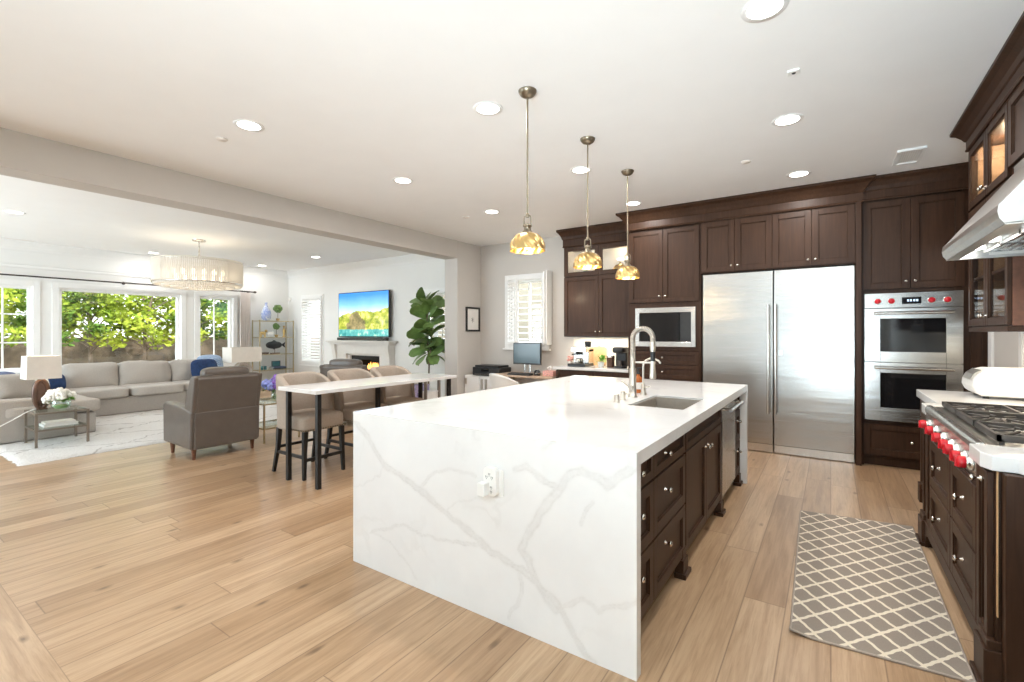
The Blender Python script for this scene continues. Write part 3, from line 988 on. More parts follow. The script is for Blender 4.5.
# oven tower
t = thing('oven_cabinet', 'tall dark oven cabinet beside the stainless fridges', 'cabinet', (0.68, 6.6, 0))
x0, x1, yf = 0.272, 1.246, 6.235
mb = MB()
mb.box(x0, 0.292, yf, yb - 0.005, 0, 2.80).box(1.060, 1.100, yf, yb - 0.005, 0, 2.80).box(1.10, x1, yf + 0.02, yf + 0.05, 0, 2.80)
mb.box(0.292, 1.06, yf, yb - 0.05, 1.812, 1.845).box(0.292, 1.06, yf, yb - 0.05, 0.445, 0.482).box(0.292, 1.06, yf + 0.02, yf + 0.04, 1.845, 2.80).box(0.292, 1.06, yf + 0.02, yf + 0.04, 0.09, 0.445)
mb.box(0.292, 1.06, yf + 0.05, yf + 0.07, 0.0, 0.10).box(0.292, 1.06, 6.9, 6.92, 0.1, 2.8)
mb.box(1.118, 1.128, yf + 0.012, yf + 0.02, 0.1, 2.8).box(1.200, 1.210, yf + 0.012, yf + 0.02, 0.1, 2.8)
mb.build('carcass', M['wood'], t, bev=0.002, seg=1)
F = FY(yf)
shaker(F, 0.282, 0.668, 1.85, 2.775, t, knobs=[(0.632, 1.925)], rail=0.065)
shaker(F, 0.668, 1.075, 1.85, 2.775, t, knobs=[(0.704, 1.925)], rail=0.065)
shaker(F, 0.285, 1.07, 0.12, 0.445, t, 'drawer', knobs=[(0.677, 0.285)])
MB().sweep([(0.268, 6.20), (x1, 6.20)], crown_prof(2.785, H - 0.002, 0.095)).build('crown', M['wood'], t)

t = thing('double_oven', 'stainless double wall oven with red knobs', 'oven', (0.68, 6.5, 0.485))
MB().box(0.30, 1.052, 6.25, 6.85, 0.486, 1.808).build('body', M['steelplain'], t)
MB().box(0.294, 1.058, 6.185, 6.248, 1.655, 1.808).build('control_panel', M['steel'], t, bev=0.003)
for kx in (0.403, 0.515, 0.825, 0.942):
    mb = MB().lathe([(0.034, 0), (0.034, 0.008), (0.030, 0.010)], (kx, 6.185, 1.724), 'y', -1, 22)
    b = mb.build('knob_bezel', M['chrome_strip'], t)
    k = MB().lathe([(0.027, 0.008), (0.026, 0.034), (0.023, 0.040), (0.001, 0.041)], (kx, 6.185, 1.724), 'y', -1, 20)
    k.fbox(FY(6.185), kx - 0.004, kx + 0.004, 1.702, 1.746, 0.038, 0.046)
    k.build('knob', M['red'], b)['label'] = 'red knob'
d = MB().box(0.598, 0.750, 6.179, 6.188, 1.692, 1.760).build('display', M['darkglass'], t, bev=0.002)
mb = MB()
for i, xx in enumerate((0.640, 0.662, 0.688, 0.710)):
    mb.box(xx, xx + 0.014, 6.177, 6.180, 1.717, 1.737)
mb.build('clock_digits', M['display'], d)
for (z0, z1, w0, w1, hz) in ((1.098, 1.650, 1.205, 1.545, 1.600), (0.488, 1.092, 0.625, 0.985, 1.040)):
    mb = MB()
    a0, a1 = 0.425, 0.935
    for (a, b, c, e) in ((0.294, a0, z0, z1), (a1, 1.058, z0, z1), (a0, a1, z0, w0), (a0, a1, w1, z1)):
        mb.box(a, b, 6.188, 6.246, c, e)
    d = mb.build('oven_door', M['steel'], t, bev=0.002, seg=1)
    MB().box(a0 - 0.002, a1 + 0.002, 6.196, 6.22, w0 - 0.002, w1 + 0.002).build('oven_window', M['darkglass'], d)['label'] = 'dark glass oven window'
    h = MB().cyl((0.375, 6.125, hz), (0.985, 6.125, hz), 0.0145, n=14)
    for xx in (0.40, 0.96):
        h.cyl((xx, 6.125, hz), (xx, 6.19, hz), 0.010)
    h.build('handle', M['chrome_strip'], d)

# ------------------------------------------------------------------ the island
IX0, IX1, IY0, IY1, IZ = -2.422, -0.643, 1.8357, 4.866, 0.914
t = thing('island_countertop', 'white veined quartz island top with waterfall ends', 'countertop', (-1.53, 3.35, 0))
sx0, sx1, sy0, sy1 = -1.125, -0.765, 3.04, 3.64
mb = MB()
for (a, b, c, d) in ((IX0, sx0, IY0, IY1), (sx1, IX1, IY0, IY1), (sx0, sx1, IY0, sy0), (sx0, sx1, sy1, IY1)):
    mb.box(a, b, c, d, IZ - 0.055, IZ)
mb.build('top', M['quartz'], t)
MB().box(IX0, IX1, IY1 - 0.05, IY1, 0, IZ - 0.055).build('waterfall_panel', M['quartz'], t)
VEINS = [(0.022, 0.55, [(-2.40, .87), (-2.33, .81), (-2.21, .7), (-2.14, .63), (-1.99, .59), (-1.87, .55), (-1.81, .53), (-1.68, .46), (-1.57, .42), (-1.47, .38), (-1.38, .34), (-1.25, .3), (-1.19, .3), (-1.1, .26), (-1.03, .21), (-.98, .14), (-.9, .07), (-.84, .0)]),
         (0.026, 0.50, [(-.63, .88), (-.69, .82), (-.76, .76), (-.81, .79), (-.88, .8), (-.94, .77), (-1.01, .69), (-1.07, .6), (-1.13, .52), (-1.17, .45), (-1.2, .39), (-1.15, .34), (-1.13, .29), (-1.06, .21), (-1.02, .16)]),
         (0.022, 0.50, [(-1.23, .76), (-1.17, .78), (-1.1, .74), (-1.04, .71), (-.99, .71)]),
         (0.012, 0.42, [(-2.26, .2), (-2.12, .27), (-1.95, .33), (-1.83, .29), (-1.63, .32), (-1.51, .34), (-1.38, .34)]),
         (0.014, 0.38, [(-1.25, .04), (-1.21, .13), (-1.2, .2), (-1.21, .28)]),
         (0.012, 0.38, [(-1.02, .16), (-.88, .26), (-.81, .23), (-.71, .28), (-.63, .34)]),
         (0.014, 0.40, [(-1.85, .54), (-1.76, .63), (-1.63, .69), (-1.47, .68)]),
         (0.012, 0.40, [(-.88, .58), (-.86, .63), (-.82, .67)]),
         (0.008, 0.32, [(-2.26, .2), (-2.08, .2), (-1.95, .12), (-1.87, .04)]),
         (0.007, 0.30, [(-2.42, .45), (-2.3, .50), (-2.18, .56), (-2.14, .63)]),
         (0.006, 0.28, [(-1.68, .46), (-1.6, .52), (-1.52, .54), (-1.42, .60)])]


def front_panel():
    NX, NZ = 250, 124
    vs, fs, w = [], [], []
    for j in range(NZ + 1):
        z = IZ * j / NZ if j < NZ else IZ - 0.0
        z = (IZ - 0.055) * j / NZ
        for i in range(NX + 1):
            x = IX0 + (IX1 - IX0) * i / NX
            vs.append((x, IY0, z))
            nz = noise.noise_vector(Vector((x * 7, 3.1, z * 7)))
            nb = noise.noise_vector(Vector((x * 23, 9.1, z * 23)))
            px, pz = x + nz.x * 0.020 + nb.x * 0.010, z + nz.z * 0.020 + nb.z * 0.010
            best = 0.0
            for wd, st, pl in VEINS:
                dm = 9.0
                for (ax, az), (bx, bz) in zip(pl, pl[1:]):
                    ex, ez = bx - ax, bz - az
                    q = max(0.0, min(1.0, ((px - ax) * ex + (pz - az) * ez) / (ex * ex + ez * ez)))
                    d = math.hypot(px - ax - q * ex, pz - az - q * ez)
                    dm = min(dm, d)
                if dm < wd * 2.4:
                    k = 0.5 + 0.5 * noise.noise(Vector((x * 12, 1.7, z * 12)))
                    val = st * (0.55 * math.exp(-(dm / (wd * 0.8)) ** 2) + 1.0 * k * math.exp(-((dm - wd * 0.55) / (wd * 0.18)) ** 2))
                    best = max(best, val)
            w.append(best)
    for j in range(NZ):
        for i in range(NX):
            a = j * (NX + 1) + i
            fs.append((a, a + 1, a + NX + 2, a + NX + 1))
    mb = MB()
    mb.add(vs, fs)
    n0 = len(mb.v)
    y1 = IY0 + 0.05
    zt = IZ - 0.055
    mb.add([(IX0, IY0, 0), (IX1, IY0, 0), (IX1, y1, 0), (IX0, y1, 0), (IX0, IY0, zt), (IX1, IY0, zt), (IX1, y1, zt), (IX0, y1, zt)],
           [(0, 3, 2, 1), (1, 2, 6, 5), (2, 3, 7, 6), (3, 0, 4, 7)])
    w += [0.0] * (len(mb.v) - n0)
    o = mb.build('waterfall_panel', M['quartz_veined'], t)
    at = o.data.attributes.new('vein', 'FLOAT', 'POINT')
    at.data.foreach_set('value', w)
    return o


front_panel()

XFI = -0.72                                 # cabinet boxes; door faces at -0.70
G_ISL = None


def foot(F, a0, a1, mat=None, h=0.155):
    mb = MB()
    mb.fbox(F, a0, a1, 0.0, 0.028, -0.02, 0.045)
    mb.fbox(F, a0 + 0.012, a1 - 0.012, 0.028, 0.10, -0.02, 0.03)
    mb.fbox(F, a0 + 0.022, a1 - 0.022, 0.10, h, -0.02, 0.022)
    return mb


F = FXp(XFI)
IB = IZ - 0.057                             # underside of the top


def island_unit(y0, y1, label, cat='cabinet', name='base_cabinet'):
    t = thing(name, label, cat, (-1.3, (y0 + y1) / 2, 0))
    MB().box(-1.30, XFI, y0 + 0.0005, y1 - 0.0005, 0.105, IB - (0.26 if name == 'sink_cabinet' else 0)).box(-1.30, XFI - 0.07, y0 + 0.001, y1 - 0.001, 0, 0.105).build('carcass', M['wood'], t)
    return t


def drawers3(t, y0, y1, ky):
    for b0, b1, kz in ((0.70, 0.852, 0.785), (0.408, 0.694, 0.60), (0.112, 0.402, 0.328)):
        shaker(F, y0, y1, b0, b1, t, 'drawer', knobs=[(ky, kz)])


ta = island_unit(1.887, 2.24, 'narrow three-drawer island cabinet beside the near waterfall end')
drawers3(ta, 1.887, 2.24, 2.0)
tb = island_unit(2.24, 2.83, 'wide three-drawer island cabinet next to the sink doors')
drawers3(tb, 2.24, 2.83, 2.42)
foot(F, 2.735, 2.865).build('bracket_foot', M['wood'], tb, bev=0.003)
tc_ = thing('sink_cabinet', 'two-door island cabinet under the sink', 'cabinet', (-1.2, 3.4, 0))
mb = MB().box(-1.30, XFI, 2.8305, 2.85, 0.105, IB).box(-1.30, XFI, 3.918, 3.9375, 0.105, IB).box(-1.30, XFI, 2.85, 3.918, 0.105, 0.125).box(-1.30, -1.28, 2.85, 3.918, 0.105, IB).box(XFI - 0.02, XFI, 2.85, 3.918, 0.69, 0.72)
mb.box(XFI - 0.02, XFI, 2.85, 3.918, 0.125, IB)
mb.box(-1.30, XFI - 0.07, 2.833, 3.935, 0, 0.105)
mb.build('carcass', M['wood'], tc_)
shaker(F, 2.845, 3.925, 0.705, 0.852, tc_, 'false_drawer_front')
shaker(F, 2.845, 3.385, 0.112, 0.70, tc_, knobs=[(3.35, 0.63)])
shaker(F, 3.385, 3.925, 0.112, 0.70, tc_, knobs=[(3.42, 0.63)])
foot(F, 3.84, 3.965).build('bracket_foot', M['wood'], tc_, bev=0.003)
t = thing('dishwasher', 'stainless dishwasher built into the island', 'dishwasher', (-1.1, 4.24, 0))
MB().box(-1.30, -0.722, 3.942, 4.543, 0.10, IB).build('body', M['steelplain'], t)
d = MB().box(-0.7215, -0.697, 3.945, 4.540, 0.115, 0.85).build('door', M['steelv'], t, bev=0.004)
h = MB().cyl((-0.640, 3.97, 0.795), (-0.640, 4.515, 0.795), 0.014, n=14)
for yy in (4.0, 4.485):
    h.cyl((-0.640, yy, 0.795), (-0.699, yy, 0.795), 0.010)
h.build('handle', M['chrome_strip'], d)
MB().box(-1.2, -0.79, 3.95, 4.535, 0, 0.10).build('toe_kick', M['blackplastic'], t)
te = island_unit(4.5475, 4.814, 'narrow three-drawer island cabinet beyond the dishwasher')
drawers3(te, 4.5475, 4.814, 4.66)
foot(F, 4.70, 4.812).build('bracket_foot', M['wood'], te, bev=0.003)
t = thing('island_back_panel', 'dark panelled back of the island under the seating overhang', 'cabinet', (-1.9, 3.35, 0))
MB().box(-2.08, -1.302, 1.888, 4.814, 0.0, IB).build('back_panel', M['wood'], t)

# undermount sink
t = thing('sink', 'stainless undermount sink set in the island top', 'sink', (-0.945, 3.34, 0.66))
mb = MB()
z0, z1, w = 0.655, IZ - 0.012, 0.006
e = 0.004
mb.box(sx0 + e, sx1 - e, sy0 + e, sy1 - e, z0, z0 + w)
mb.box(sx0 + e, sx0 + e + w, sy0 + e, sy1 - e, z0, z1).box(sx1 - e - w, sx1 - e, sy0 + e, sy1 - e, z0, z1)
mb.box(sx0 + e, sx1 - e, sy0 + e, sy0 + e + w, z0, z1).box(sx0 + e, sx1 - e, sy1 - e - w, sy1 - e, z0, z1)
mb.build('basin', M['sinksteel'], t)
MB().lathe([(0.045, 0), (0.045, 0.004), (0.03, 0.006), (0.001, 0.005)], (-0.945, 3.34, z0 + w), n=20).build('drain', M['chrome_strip'], t)

# spring faucet
fx, fy = -1.235, 3.44
t = thing('faucet', 'tall spring-neck pull-down faucet behind the island sink', 'faucet', (fx, fy, IZ))
mb = MB().lathe([(0.034, 0), (0.034, 0.010), (0.027, 0.014), (0.026, 0.16), (0.024, 0.165), (0.024, 0.215), (0.018, 0.222), (0.0175, 0.30)], (fx, fy, IZ), n=20)
mb.build('column', M['brushed'], t)
arc = []
R = 0.073
zc = IZ + 0.443
ux, uy = 0.985, 0.17
for i in range(29):
    if i < 8:
        arc.append((fx, fy, IZ + 0.24 + (zc - IZ - 0.24) * i / 8))
    else:
        a = PI - PI * (i - 8) / 20
        k = R + R * math.cos(a)
        arc.append((fx + ux * k, fy + uy * k, zc + R * math.sin(a)))
arc.append((fx + ux * 2 * R, fy + uy * 2 * R, zc - 0.03))
sp_ = MB().tube(arc, 0.0105, 10)
sp_.build('hose', M['blackplastic'], t)
# coil round the hose
pts = [Vector(p) for p in arc]
seglen = [0]
for a, b in zip(pts, pts[1:]):
    seglen.append(seglen[-1] + (b - a).length)
coil = []
turns = 46
nn = turns * 9
for i in range(nn + 1):
    s = seglen[-1] * i / nn
    k = max(0, min(len(pts) - 2, next((j - 1 for j in range(1, len(seglen)) if seglen[j] >= s), len(pts) - 2)))
    q = (s - seglen[k]) / max(1e-6, seglen[k + 1] - seglen[k])
    p = pts[k].lerp(pts[k + 1], q)
    d = (pts[k + 1] - pts[k]).normalized()
    side = Vector((-uy, ux, 0))
    nrm = d.cross(side)
    a = 2 * PI * turns * i / nn
    coil.append(p + side * (0.0165 * math.cos(a)) + nrm * (0.0165 * math.sin(a)))
MB().tube(coil, 0.0042, 5).build('spring', M['brushed'], t)
hx_, hy_ = fx + ux * 2 * R, fy + uy * 2 * R
MB().lathe([(0.022, 0), (0.024, 0.012), (0.021, 0.06), (0.018, 0.11), (0.016, 0.13)], (hx_, hy_, zc - 0.30), n=16).build('spray_head', M['brushed'], t)
MB().lathe([(0.0165, 0.13), (0.0165, 0.20)], (hx_, hy_, zc - 0.30), n=16).build('spray_grip', M['blackplastic'], t)
MB().lathe([(0.019, 0.20), (0.021, 0.22), (0.021, 0.265), (0.015, 0.272)], (hx_, hy_, zc - 0.30), n=16).build('hose_collar', M['brushed'], t)
mb = MB().cyl((fx, fy, IZ + 0.262), (hx_ - 0.02, hy_, IZ + 0.262), 0.0075)
mb.lathe([(0.021, 0), (0.021, 0.016)], (hx_, hy_, IZ + 0.254), n=16)
mb.build('docking_arm', M['brushed'], t)
mb = MB().cyl((fx, fy - 0.02, IZ + 0.075), (fx, fy - 0.055, IZ + 0.075), 0.016).cyl((fx, fy - 0.05, IZ + 0.075), (fx - 0.06, fy - 0.075, IZ + 0.125), 0.006)
mb.build('lever', M['brushed'], t)

t = thing('filter_tap', 'small gooseneck water tap beside the spring faucet', 'faucet', (-1.215, 3.62, IZ))
pts2 = [(-1.215, 3.62, IZ + 0.02 + 0.012 * i) for i in range(18)]
for i in range(1, 13):
    a = PI - PI * 0.86 * i / 12
    pts2.append((-1.215 + 0.07 + 0.07 * math.cos(a), 3.62, IZ + 0.224 + 0.06 * math.sin(a)))
MB().tube(pts2, 0.0075, 10).build('spout', M['brushed'], t)
MB().lathe([(0.026, 0), (0.024, 0.012), (0.018, 0.02), (0.018, 0.075), (0.010, 0.085)], (-1.215, 3.62, IZ), n=18).build('tap_body', M['brushed'], t)
MB().cyl((-1.215, 3.62, IZ + 0.055), (-1.155, 3.60, IZ + 0.070), 0.0055).build('lever', M['brushed'], t)
for i, (yy, hh, lab) in enumerate(((3.125, 0.055, 'short steel soap pump cap farthest from the spring faucet'), (3.245, 0.065, 'taller steel air-gap cap nearer the spring faucet'))):
    t = thing('deck_cap', lab, 'sink fitting', (-1.238, yy, IZ))
    MB().lathe([(0.023, 0), (0.023, 0.006), (0.0185, 0.008), (0.0185, hh - 0.004), (0.016, hh), (0.001, hh + 0.001)], (-1.238, yy, IZ), n=18).build('cap', M['brushed'], t)
    if i == 1:
        MB().cyl((-1.238, yy, IZ + 0.045), (-1.16, yy + 0.03, IZ + 0.05), 0.006).build('nozzle', M['brushed'], t)
t = thing('soap_bottle', 'amber liquid soap bottle standing behind the faucet', 'bottle', (-1.29, 3.72, IZ))
MB().lathe([(0.033, 0), (0.035, 0.01), (0.035, 0.10), (0.028, 0.125), (0.013, 0.135), (0.013, 0.15)], (-1.29, 3.72, IZ), n=18).build('bottle_body', M['amber'], t)
MB().lathe([(0.0355, 0.03), (0.0355, 0.085)], (-1.29, 3.72, IZ), n=18, cap=False).build('paper_band', M['paper'], t)
MB().lathe([(0.016, 0.15), (0.016, 0.165), (0.006, 0.17), (0.006, 0.195)], (-1.29, 3.72, IZ), n=12).box(-1.30, -1.245, 3.714, 3.726, IZ + 0.195, IZ + 0.205).build('pump', M['blackplastic'], t)

# socket on the island front
t = thing('outlet_extender', 'white multi-socket outlet on the island waterfall panel', 'outlet', (-1.352, 1.80, 0.68))
F_ = FY(IY0)
mb = MB()
mb.prism([(-1.352 + 0.038 * sx + 0.0, 0.0) for sx in (-1, 1)] + [], 'y', 0, 0) if False else None
def rrect(cx, cz, w, h, r, n=6):
    pts = []
    for (sx, sz, a0) in ((1, 1, 0), (-1, 1, PI / 2), (-1, -1, PI), (1, -1, 1.5 * PI)):
        for i in range(n + 1):
            a = a0 + PI / 2 * i / n
            pts.append((cx + sx * (w / 2 - r) + r * math.cos(a), cz + sz * (h / 2 - r) + r * math.sin(a)))
    return pts
MB().prism(rrect(-1.335, 0.675, 0.085, 0.128, 0.010), 'y', IY0 - 0.006, IY0).build('wall_plate', M['whiteplastic'], t)
b = MB().prism(rrect(-1.352, 0.683, 0.076, 0.135, 0.020), 'y', IY0 - 0.036, IY0 - 0.006).build('socket_body', M['whiteplastic'], t, bev=0.003)
mb = MB()
for (ox, oz) in ((-0.018, 0.022), (0.014, 0.022), (-0.002, 0.036), (0.010, -0.025), (0.010, -0.045)):
    mb.box(-1.352 + ox - 0.005, -1.352 + ox - 0.003, IY0 - 0.037, IY0 - 0.034, 0.683 + oz - 0.005, 0.683 + oz + 0.005)
    mb.box(-1.352 + ox + 0.003, -1.352 + ox + 0.005, IY0 - 0.037, IY0 - 0.034, 0.683 + oz - 0.005, 0.683 + oz + 0.005)
    mb.box(-1.352 + ox - 0.0015, -1.352 + ox + 0.0015, IY0 - 0.037, IY0 - 0.034, 0.683 + oz - 0.011, 0.683 + oz - 0.008)
mb.build('socket_slots', M['blackplastic'], b)
tag(MB().prism(rrect(-1.378, 0.650, 0.044, 0.060, 0.006), 'y', IY0 - 0.075, IY0 - 0.036).build('charger_plug', M['whiteplastic'], bev=0.003), 'white charger block plugged into the island outlet', 'charger')

# ------------------------------------------------------------------ range side
FR = FXm(0.53)
XF = 0.53
t = thing('range_base_cabinet', 'dark bumped-out drawer cabinet under the range top', 'cabinet', (0.85, 3.38, 0))
mb = MB().box(XF, XR - 0.01, 2.56, 4.20, 0.16, 0.742).box(XF, XR - 0.01, 2.56, 2.772, 0.742, 0.855).box(XF, XR - 0.01, 4.05, 4.20, 0.742, 0.855)
mb.box(XF + 0.09, XR - 0.01, 2.58, 4.18, 0, 0.16)
mb.build('carcass', M['wood'], t, bev=0.002, seg=1)
for a0, a1 in ((3.285, 3.89), (2.76, 3.28)):
    for b0, b1 in ((0.44, 0.755), (0.175, 0.435)) if False else ((0.455, 0.74), (0.17, 0.45)):
        shaker(FR, a0, a1, b0, b1, t, 'drawer', knobs=[((a0 + a1) / 2 - 0.03, (b0 + b1) / 2 + 0.03)], mat=M['wood'])
shaker(FR, 2.585, 2.755, 0.17, 0.85, t, 'pullout', knobs=[(2.67, 0.80)], rail=0.042)
# posts, valance and feet
mb = MB()
mb.fbox(FR, 3.90, 4.20, 0.17, 0.85, 0, 0.015)
mb.fbox(FR, 3.935, 3.965, 0.22, 0.80, 0.015, 0.024).fbox(FR, 4.09, 4.12, 0.22, 0.80, 0.015, 0.024)
mb.build('corner_post', M['wood'], t, bev=0.003)
mb = MB()
pts = [(2.56, 0.17), (2.56, 0.0), (2.70, 0.0), (2.715, 0.05), (2.75, 0.085), (2.80, 0.10), (3.95, 0.10), (4.0, 0.085), (4.03, 0.05), (4.045, 0.0), (4.20, 0.0), (4.20, 0.17)]
mb.prism(pts, 'x', XF - 0.022, XF)
mb.build('valance', M['wood'], t, bev=0.002, seg=1)
for a0, a1 in ((2.545, 2.70), (4.055, 4.215)):
    m_ = MB()
    m_.fbox(FR, a0 - 0.004, a1 + 0.008, 0.0, 0.026, -0.05, 0.050)
    m_.fbox(FR, a0, a1, 0.026, 0.165, -0.05, 0.038)
    m_.fbox(FR, a0 + 0.008, a1 - 0.008, 0.165, 0.20, -0.02, 0.028)
    m_.build('bracket_foot', M['wood'], t, bev=0.004)

t = thing('gas_rangetop', 'stainless gas range top with red knobs', 'range', (0.85, 3.43, 0.71))
y0, y1 = 2.78, 4.04
MB().box(0.535, 1.16, y0, y1, 0.745, 0.905).build('body', M['steelplain'], t)
# front panel with rounded bullnose
prof = [(0.54, 0.765), (0.524, 0.770), (0.514, 0.795), (0.512, 0.870), (0.506, 0.895), (0.508, 0.915), (0.518, 0.926), (0.54, 0.928)]
MB().prism(prof, 'y', y0, y1).build('front_panel', M['steel'], t, bev=0.002)
MB().box(0.53, 1.17, y0, y1, 0.905, 0.922).build('top_tray', M['steelplain'], t, bev=0.003)
for i in range(7):
    ky = (2.835, 2.945, 3.105, 3.225, 3.42, 3.64, 3.87)[i]
    b = MB().lathe([(0.033, 0), (0.033, 0.012), (0.024, 0.014), (0.024, 0.022)], (0.513, ky, 0.826), 'x', -1, 20).build('knob_bezel', M['chrome_strip'], t)
    k = MB().lathe([(0.025, 0.022), (0.0265, 0.028), (0.0265, 0.046), (0.023, 0.051), (0.001, 0.052)], (0.513, ky, 0.826), 'x', -1, 20)
    k.box(0.455, 0.463, ky - 0.004, ky + 0.004, 0.804, 0.848)
    k.build('knob', M['red'], b)['label'] = 'red knob'
for i in range(3):
    a, b = y0 + 0.03 + i * 0.403, y0 + 0.03 + i * 0.403 + 0.395
    g = MB()
    zt = 0.962
    for (c, d) in ((a, a + 0.014), (b - 0.014, b)):
        g.box(0.585, 1.13, c, d, zt - 0.028, zt)
    for (c, d) in ((0.585, 0.599), (1.116, 1.13), (0.85, 0.864)):
        g.box(c, d, a, b, zt - 0.028, zt)
    for xx in (0.715, 0.99):
        yc = (a + b) / 2
        for q in range(8):
            an = q * PI / 4
            c_, s_ = math.cos(an), math.sin(an)
            L = 0.125 if q % 2 == 0 else 0.165
            L = min(L, 0.19)
            g.cyl((xx + 0.035 * c_, yc + 0.045 * s_, zt - 0.004), (xx + min(L, 0.128) * c_, yc + L * 1.1 * s_, zt - 0.010), 0.006, n=6)
    for xx in (0.60, 1.12):
        for yy in (a + 0.007, b - 0.007):
            g.box(xx - 0.008, xx + 0.008, yy - 0.007, yy + 0.007, 0.922, zt - 0.02)
    g.build('grate', M['iron'], t)
    for xx in (0.715, 0.99):
        MB().lathe([(0.06, 0), (0.06, 0.010), (0.045, 0.014), (0.045, 0.024), (0.030, 0.030), (0.001, 0.031)], (xx, (a + b) / 2, 0.922), n=20).build('burner', M['iron'], t)

# quartz counter along that wall, stepping out round the range
t = thing('range_countertop', 'white quartz counter along the range wall', 'countertop', (0.9, 3, 0.859))
zt, zb = IZ + 0.008, 0.862
MB().prism([(0.598, 5.205), (0.598, 4.27), (0.510, 4.205), (0.510, 4.044), (XR - 0.005, 4.044), (XR - 0.005, 5.205)], 'z', zb, zt).build('slab', M['quartz'], t, bev=0.004)
MB().prism([(0.492, 2.777), (0.492, 2.60), (0.515, 2.545), (0.588, 2.545), (0.612, 2.48), (0.612, 0.9), (XR - 0.005, 0.9), (XR - 0.005, 2.777)], 'z', zb, zt).build('slab', M['quartz'], t, bev=0.004)
MB().box(1.175, XR - 0.005, 2.777, 4.044, 0.862, zt).build('slab', M['quartz'], t)
tag(MB().box(XR - 0.013, XR - 0.001, 0.9, 5.2, zt + 0.001, 1.40).build('backsplash', M['tile']), 'cream tile backsplash running behind the range top', 'backsplash')

t = thing('base_cabinet', 'dark base cabinet under the white countertop appliance', 'cabinet', (0.95, 4.7, 0))
MB().box(0.64, XR - 0.01, 4.203, 5.185, 0.10, 0.86).box(0.70, XR - 0.01, 4.21, 5.18, 0, 0.10).build('carcass', M['wood'], t, bev=0.002, seg=1)
shaker(FXm(0.64), 4.24, 5.18, 0.70, 0.855, t, 'drawer', knobs=[(4.71, 0.78)])
shaker(FXm(0.64), 4.24, 4.71, 0.11, 0.695, t, knobs=[(4.67, 0.62)])
shaker(FXm(0.64), 4.71, 5.18, 0.11, 0.695, t, knobs=[(4.75, 0.62)])
MB().fbox(FXm(0.64), 5.09, 5.19, 0, 0.15, -0.02, 0.035).build('bracket_foot', M['wood'], t, bev=0.003)

t = thing('base_cabinet', 'dark base cabinet run nearest the camera below range-side counter', 'cabinet', (0.95, 1.7, 0))
MB().box(0.655, XR - 0.01, 0.95, 2.50, 0.10, 0.86).box(0.70, XR - 0.01, 0.95, 2.49, 0, 0.10).build('carcass', M['wood'], t, bev=0.002, seg=1)
MB().box(0.543, 0.655, 2.50, 2.545, 0.0, 0.86).box(0.635, 0.655, 2.30, 2.50, 0.0, 0.86).build('end_panel', M['wood'], t, bev=0.002, seg=1)
MB().box(0.5300, 0.5335, 2.545, 2.558, 0.30, 0.86).build('raw_edge', M['oak_edge'], t)['label'] = 'strip of raw oak in the gap'
for i in range(2):
    a0 = 0.96 + i * 0.66
    shaker(FXm(0.655), a0, a0 + 0.655, 0.12, 0.85, t, knobs=[(a0 + (0.60 if i == 0 else 0.05), 0.75)])

# wall cabinets over the range side
t = thing('wall_cabinet', 'dark glass-door wall cabinet between range hood and oven tower', 'cabinet', (1.08, 4.6, 1.42))
XU = 0.92
mb = MB()
y0, y1 = 4.11, 5.10
mb.box(XU, XR - 0.005, y0, y0 + 0.02, 1.44, 2.86).box(XU, XR - 0.005, y1 - 0.02, y1, 1.44, 2.86).box(XR - 0.02, XR - 0.005, y0, y1, 1.44, 2.86)
for z in (1.44, 1.80, 2.345, 2.84):
    mb.box(XU + 0.001, XR - 0.02, y0 + 0.02, y1 - 0.02, z, z + 0.02)
mb.box(XU + 0.0005, XU + 0.018, 4.59, 4.62, 1.46, 2.345)
mb.build('carcass', M['wood'], t)
mb = MB()
for za, zb_ in ((1.461, 1.799), (1.821, 2.344), (2.366, 2.839)):
    mb.box(XU + 0.03, XR - 0.022, y1 - 0.023, y1 - 0.0205, za, zb_).box(XR - 0.024, XR - 0.0205, y0 + 0.022, y1 - 0.024, za, zb_)
mb.build('lit_lining', lit_wood, t)
MB().box(XU + 0.002, XR - 0.006, y0 - 0.005, y0 - 0.0005, 1.442, 2.858).build('side_panel', M['walnut'], t)['label'] = 'side panel coloured warmer as if lit by hood lamp'  # lighter than the cabinet wood, hood-lamp light put into the colour
FU = FXm(XU)
ym = 4.605
for a0, a1, kk in ((y0, ym, ym - 0.03), (ym, y1, ym + 0.03)):
    shaker(FU, a0, a1, 2.36, 2.83, t, glass=True, knobs=[(kk, 2.42)], rail=0.052)
    shaker(FU, a0, a1, 1.445, 2.345, t, glass=True, knobs=[(kk, 1.52)], rail=0.052)
MB().box(XU - 0.018, XR - 0.005, y0, y1, 1.405, 1.44).build('light_rail', M['wood'], t, bev=0.003)
MB().sweep([(XU - 0.02, 2.3), (XU - 0.02, 5.10), (XR, 5.10)][::-1], crown_prof(2.83, H - 0.002, 0.095)).build('crown', M['wood'], t)
lamp('cabinet_light', 'POINT', (1.08, 4.36, 2.76), 4, (1.0, 0.78, 0.5), soft=0.02, parent=t)
lamp('cabinet_light', 'POINT', (1.08, 4.86, 2.76), 4, (1.0, 0.78, 0.5), soft=0.02, parent=t)
lamp('under_cabinet_light', 'AREA', (1.10, 4.6, 1.40), 2.0, (1.0, 0.88, 0.68), rot=(0, 0, 0), size=0.12, size_y=0.9, parent=t)
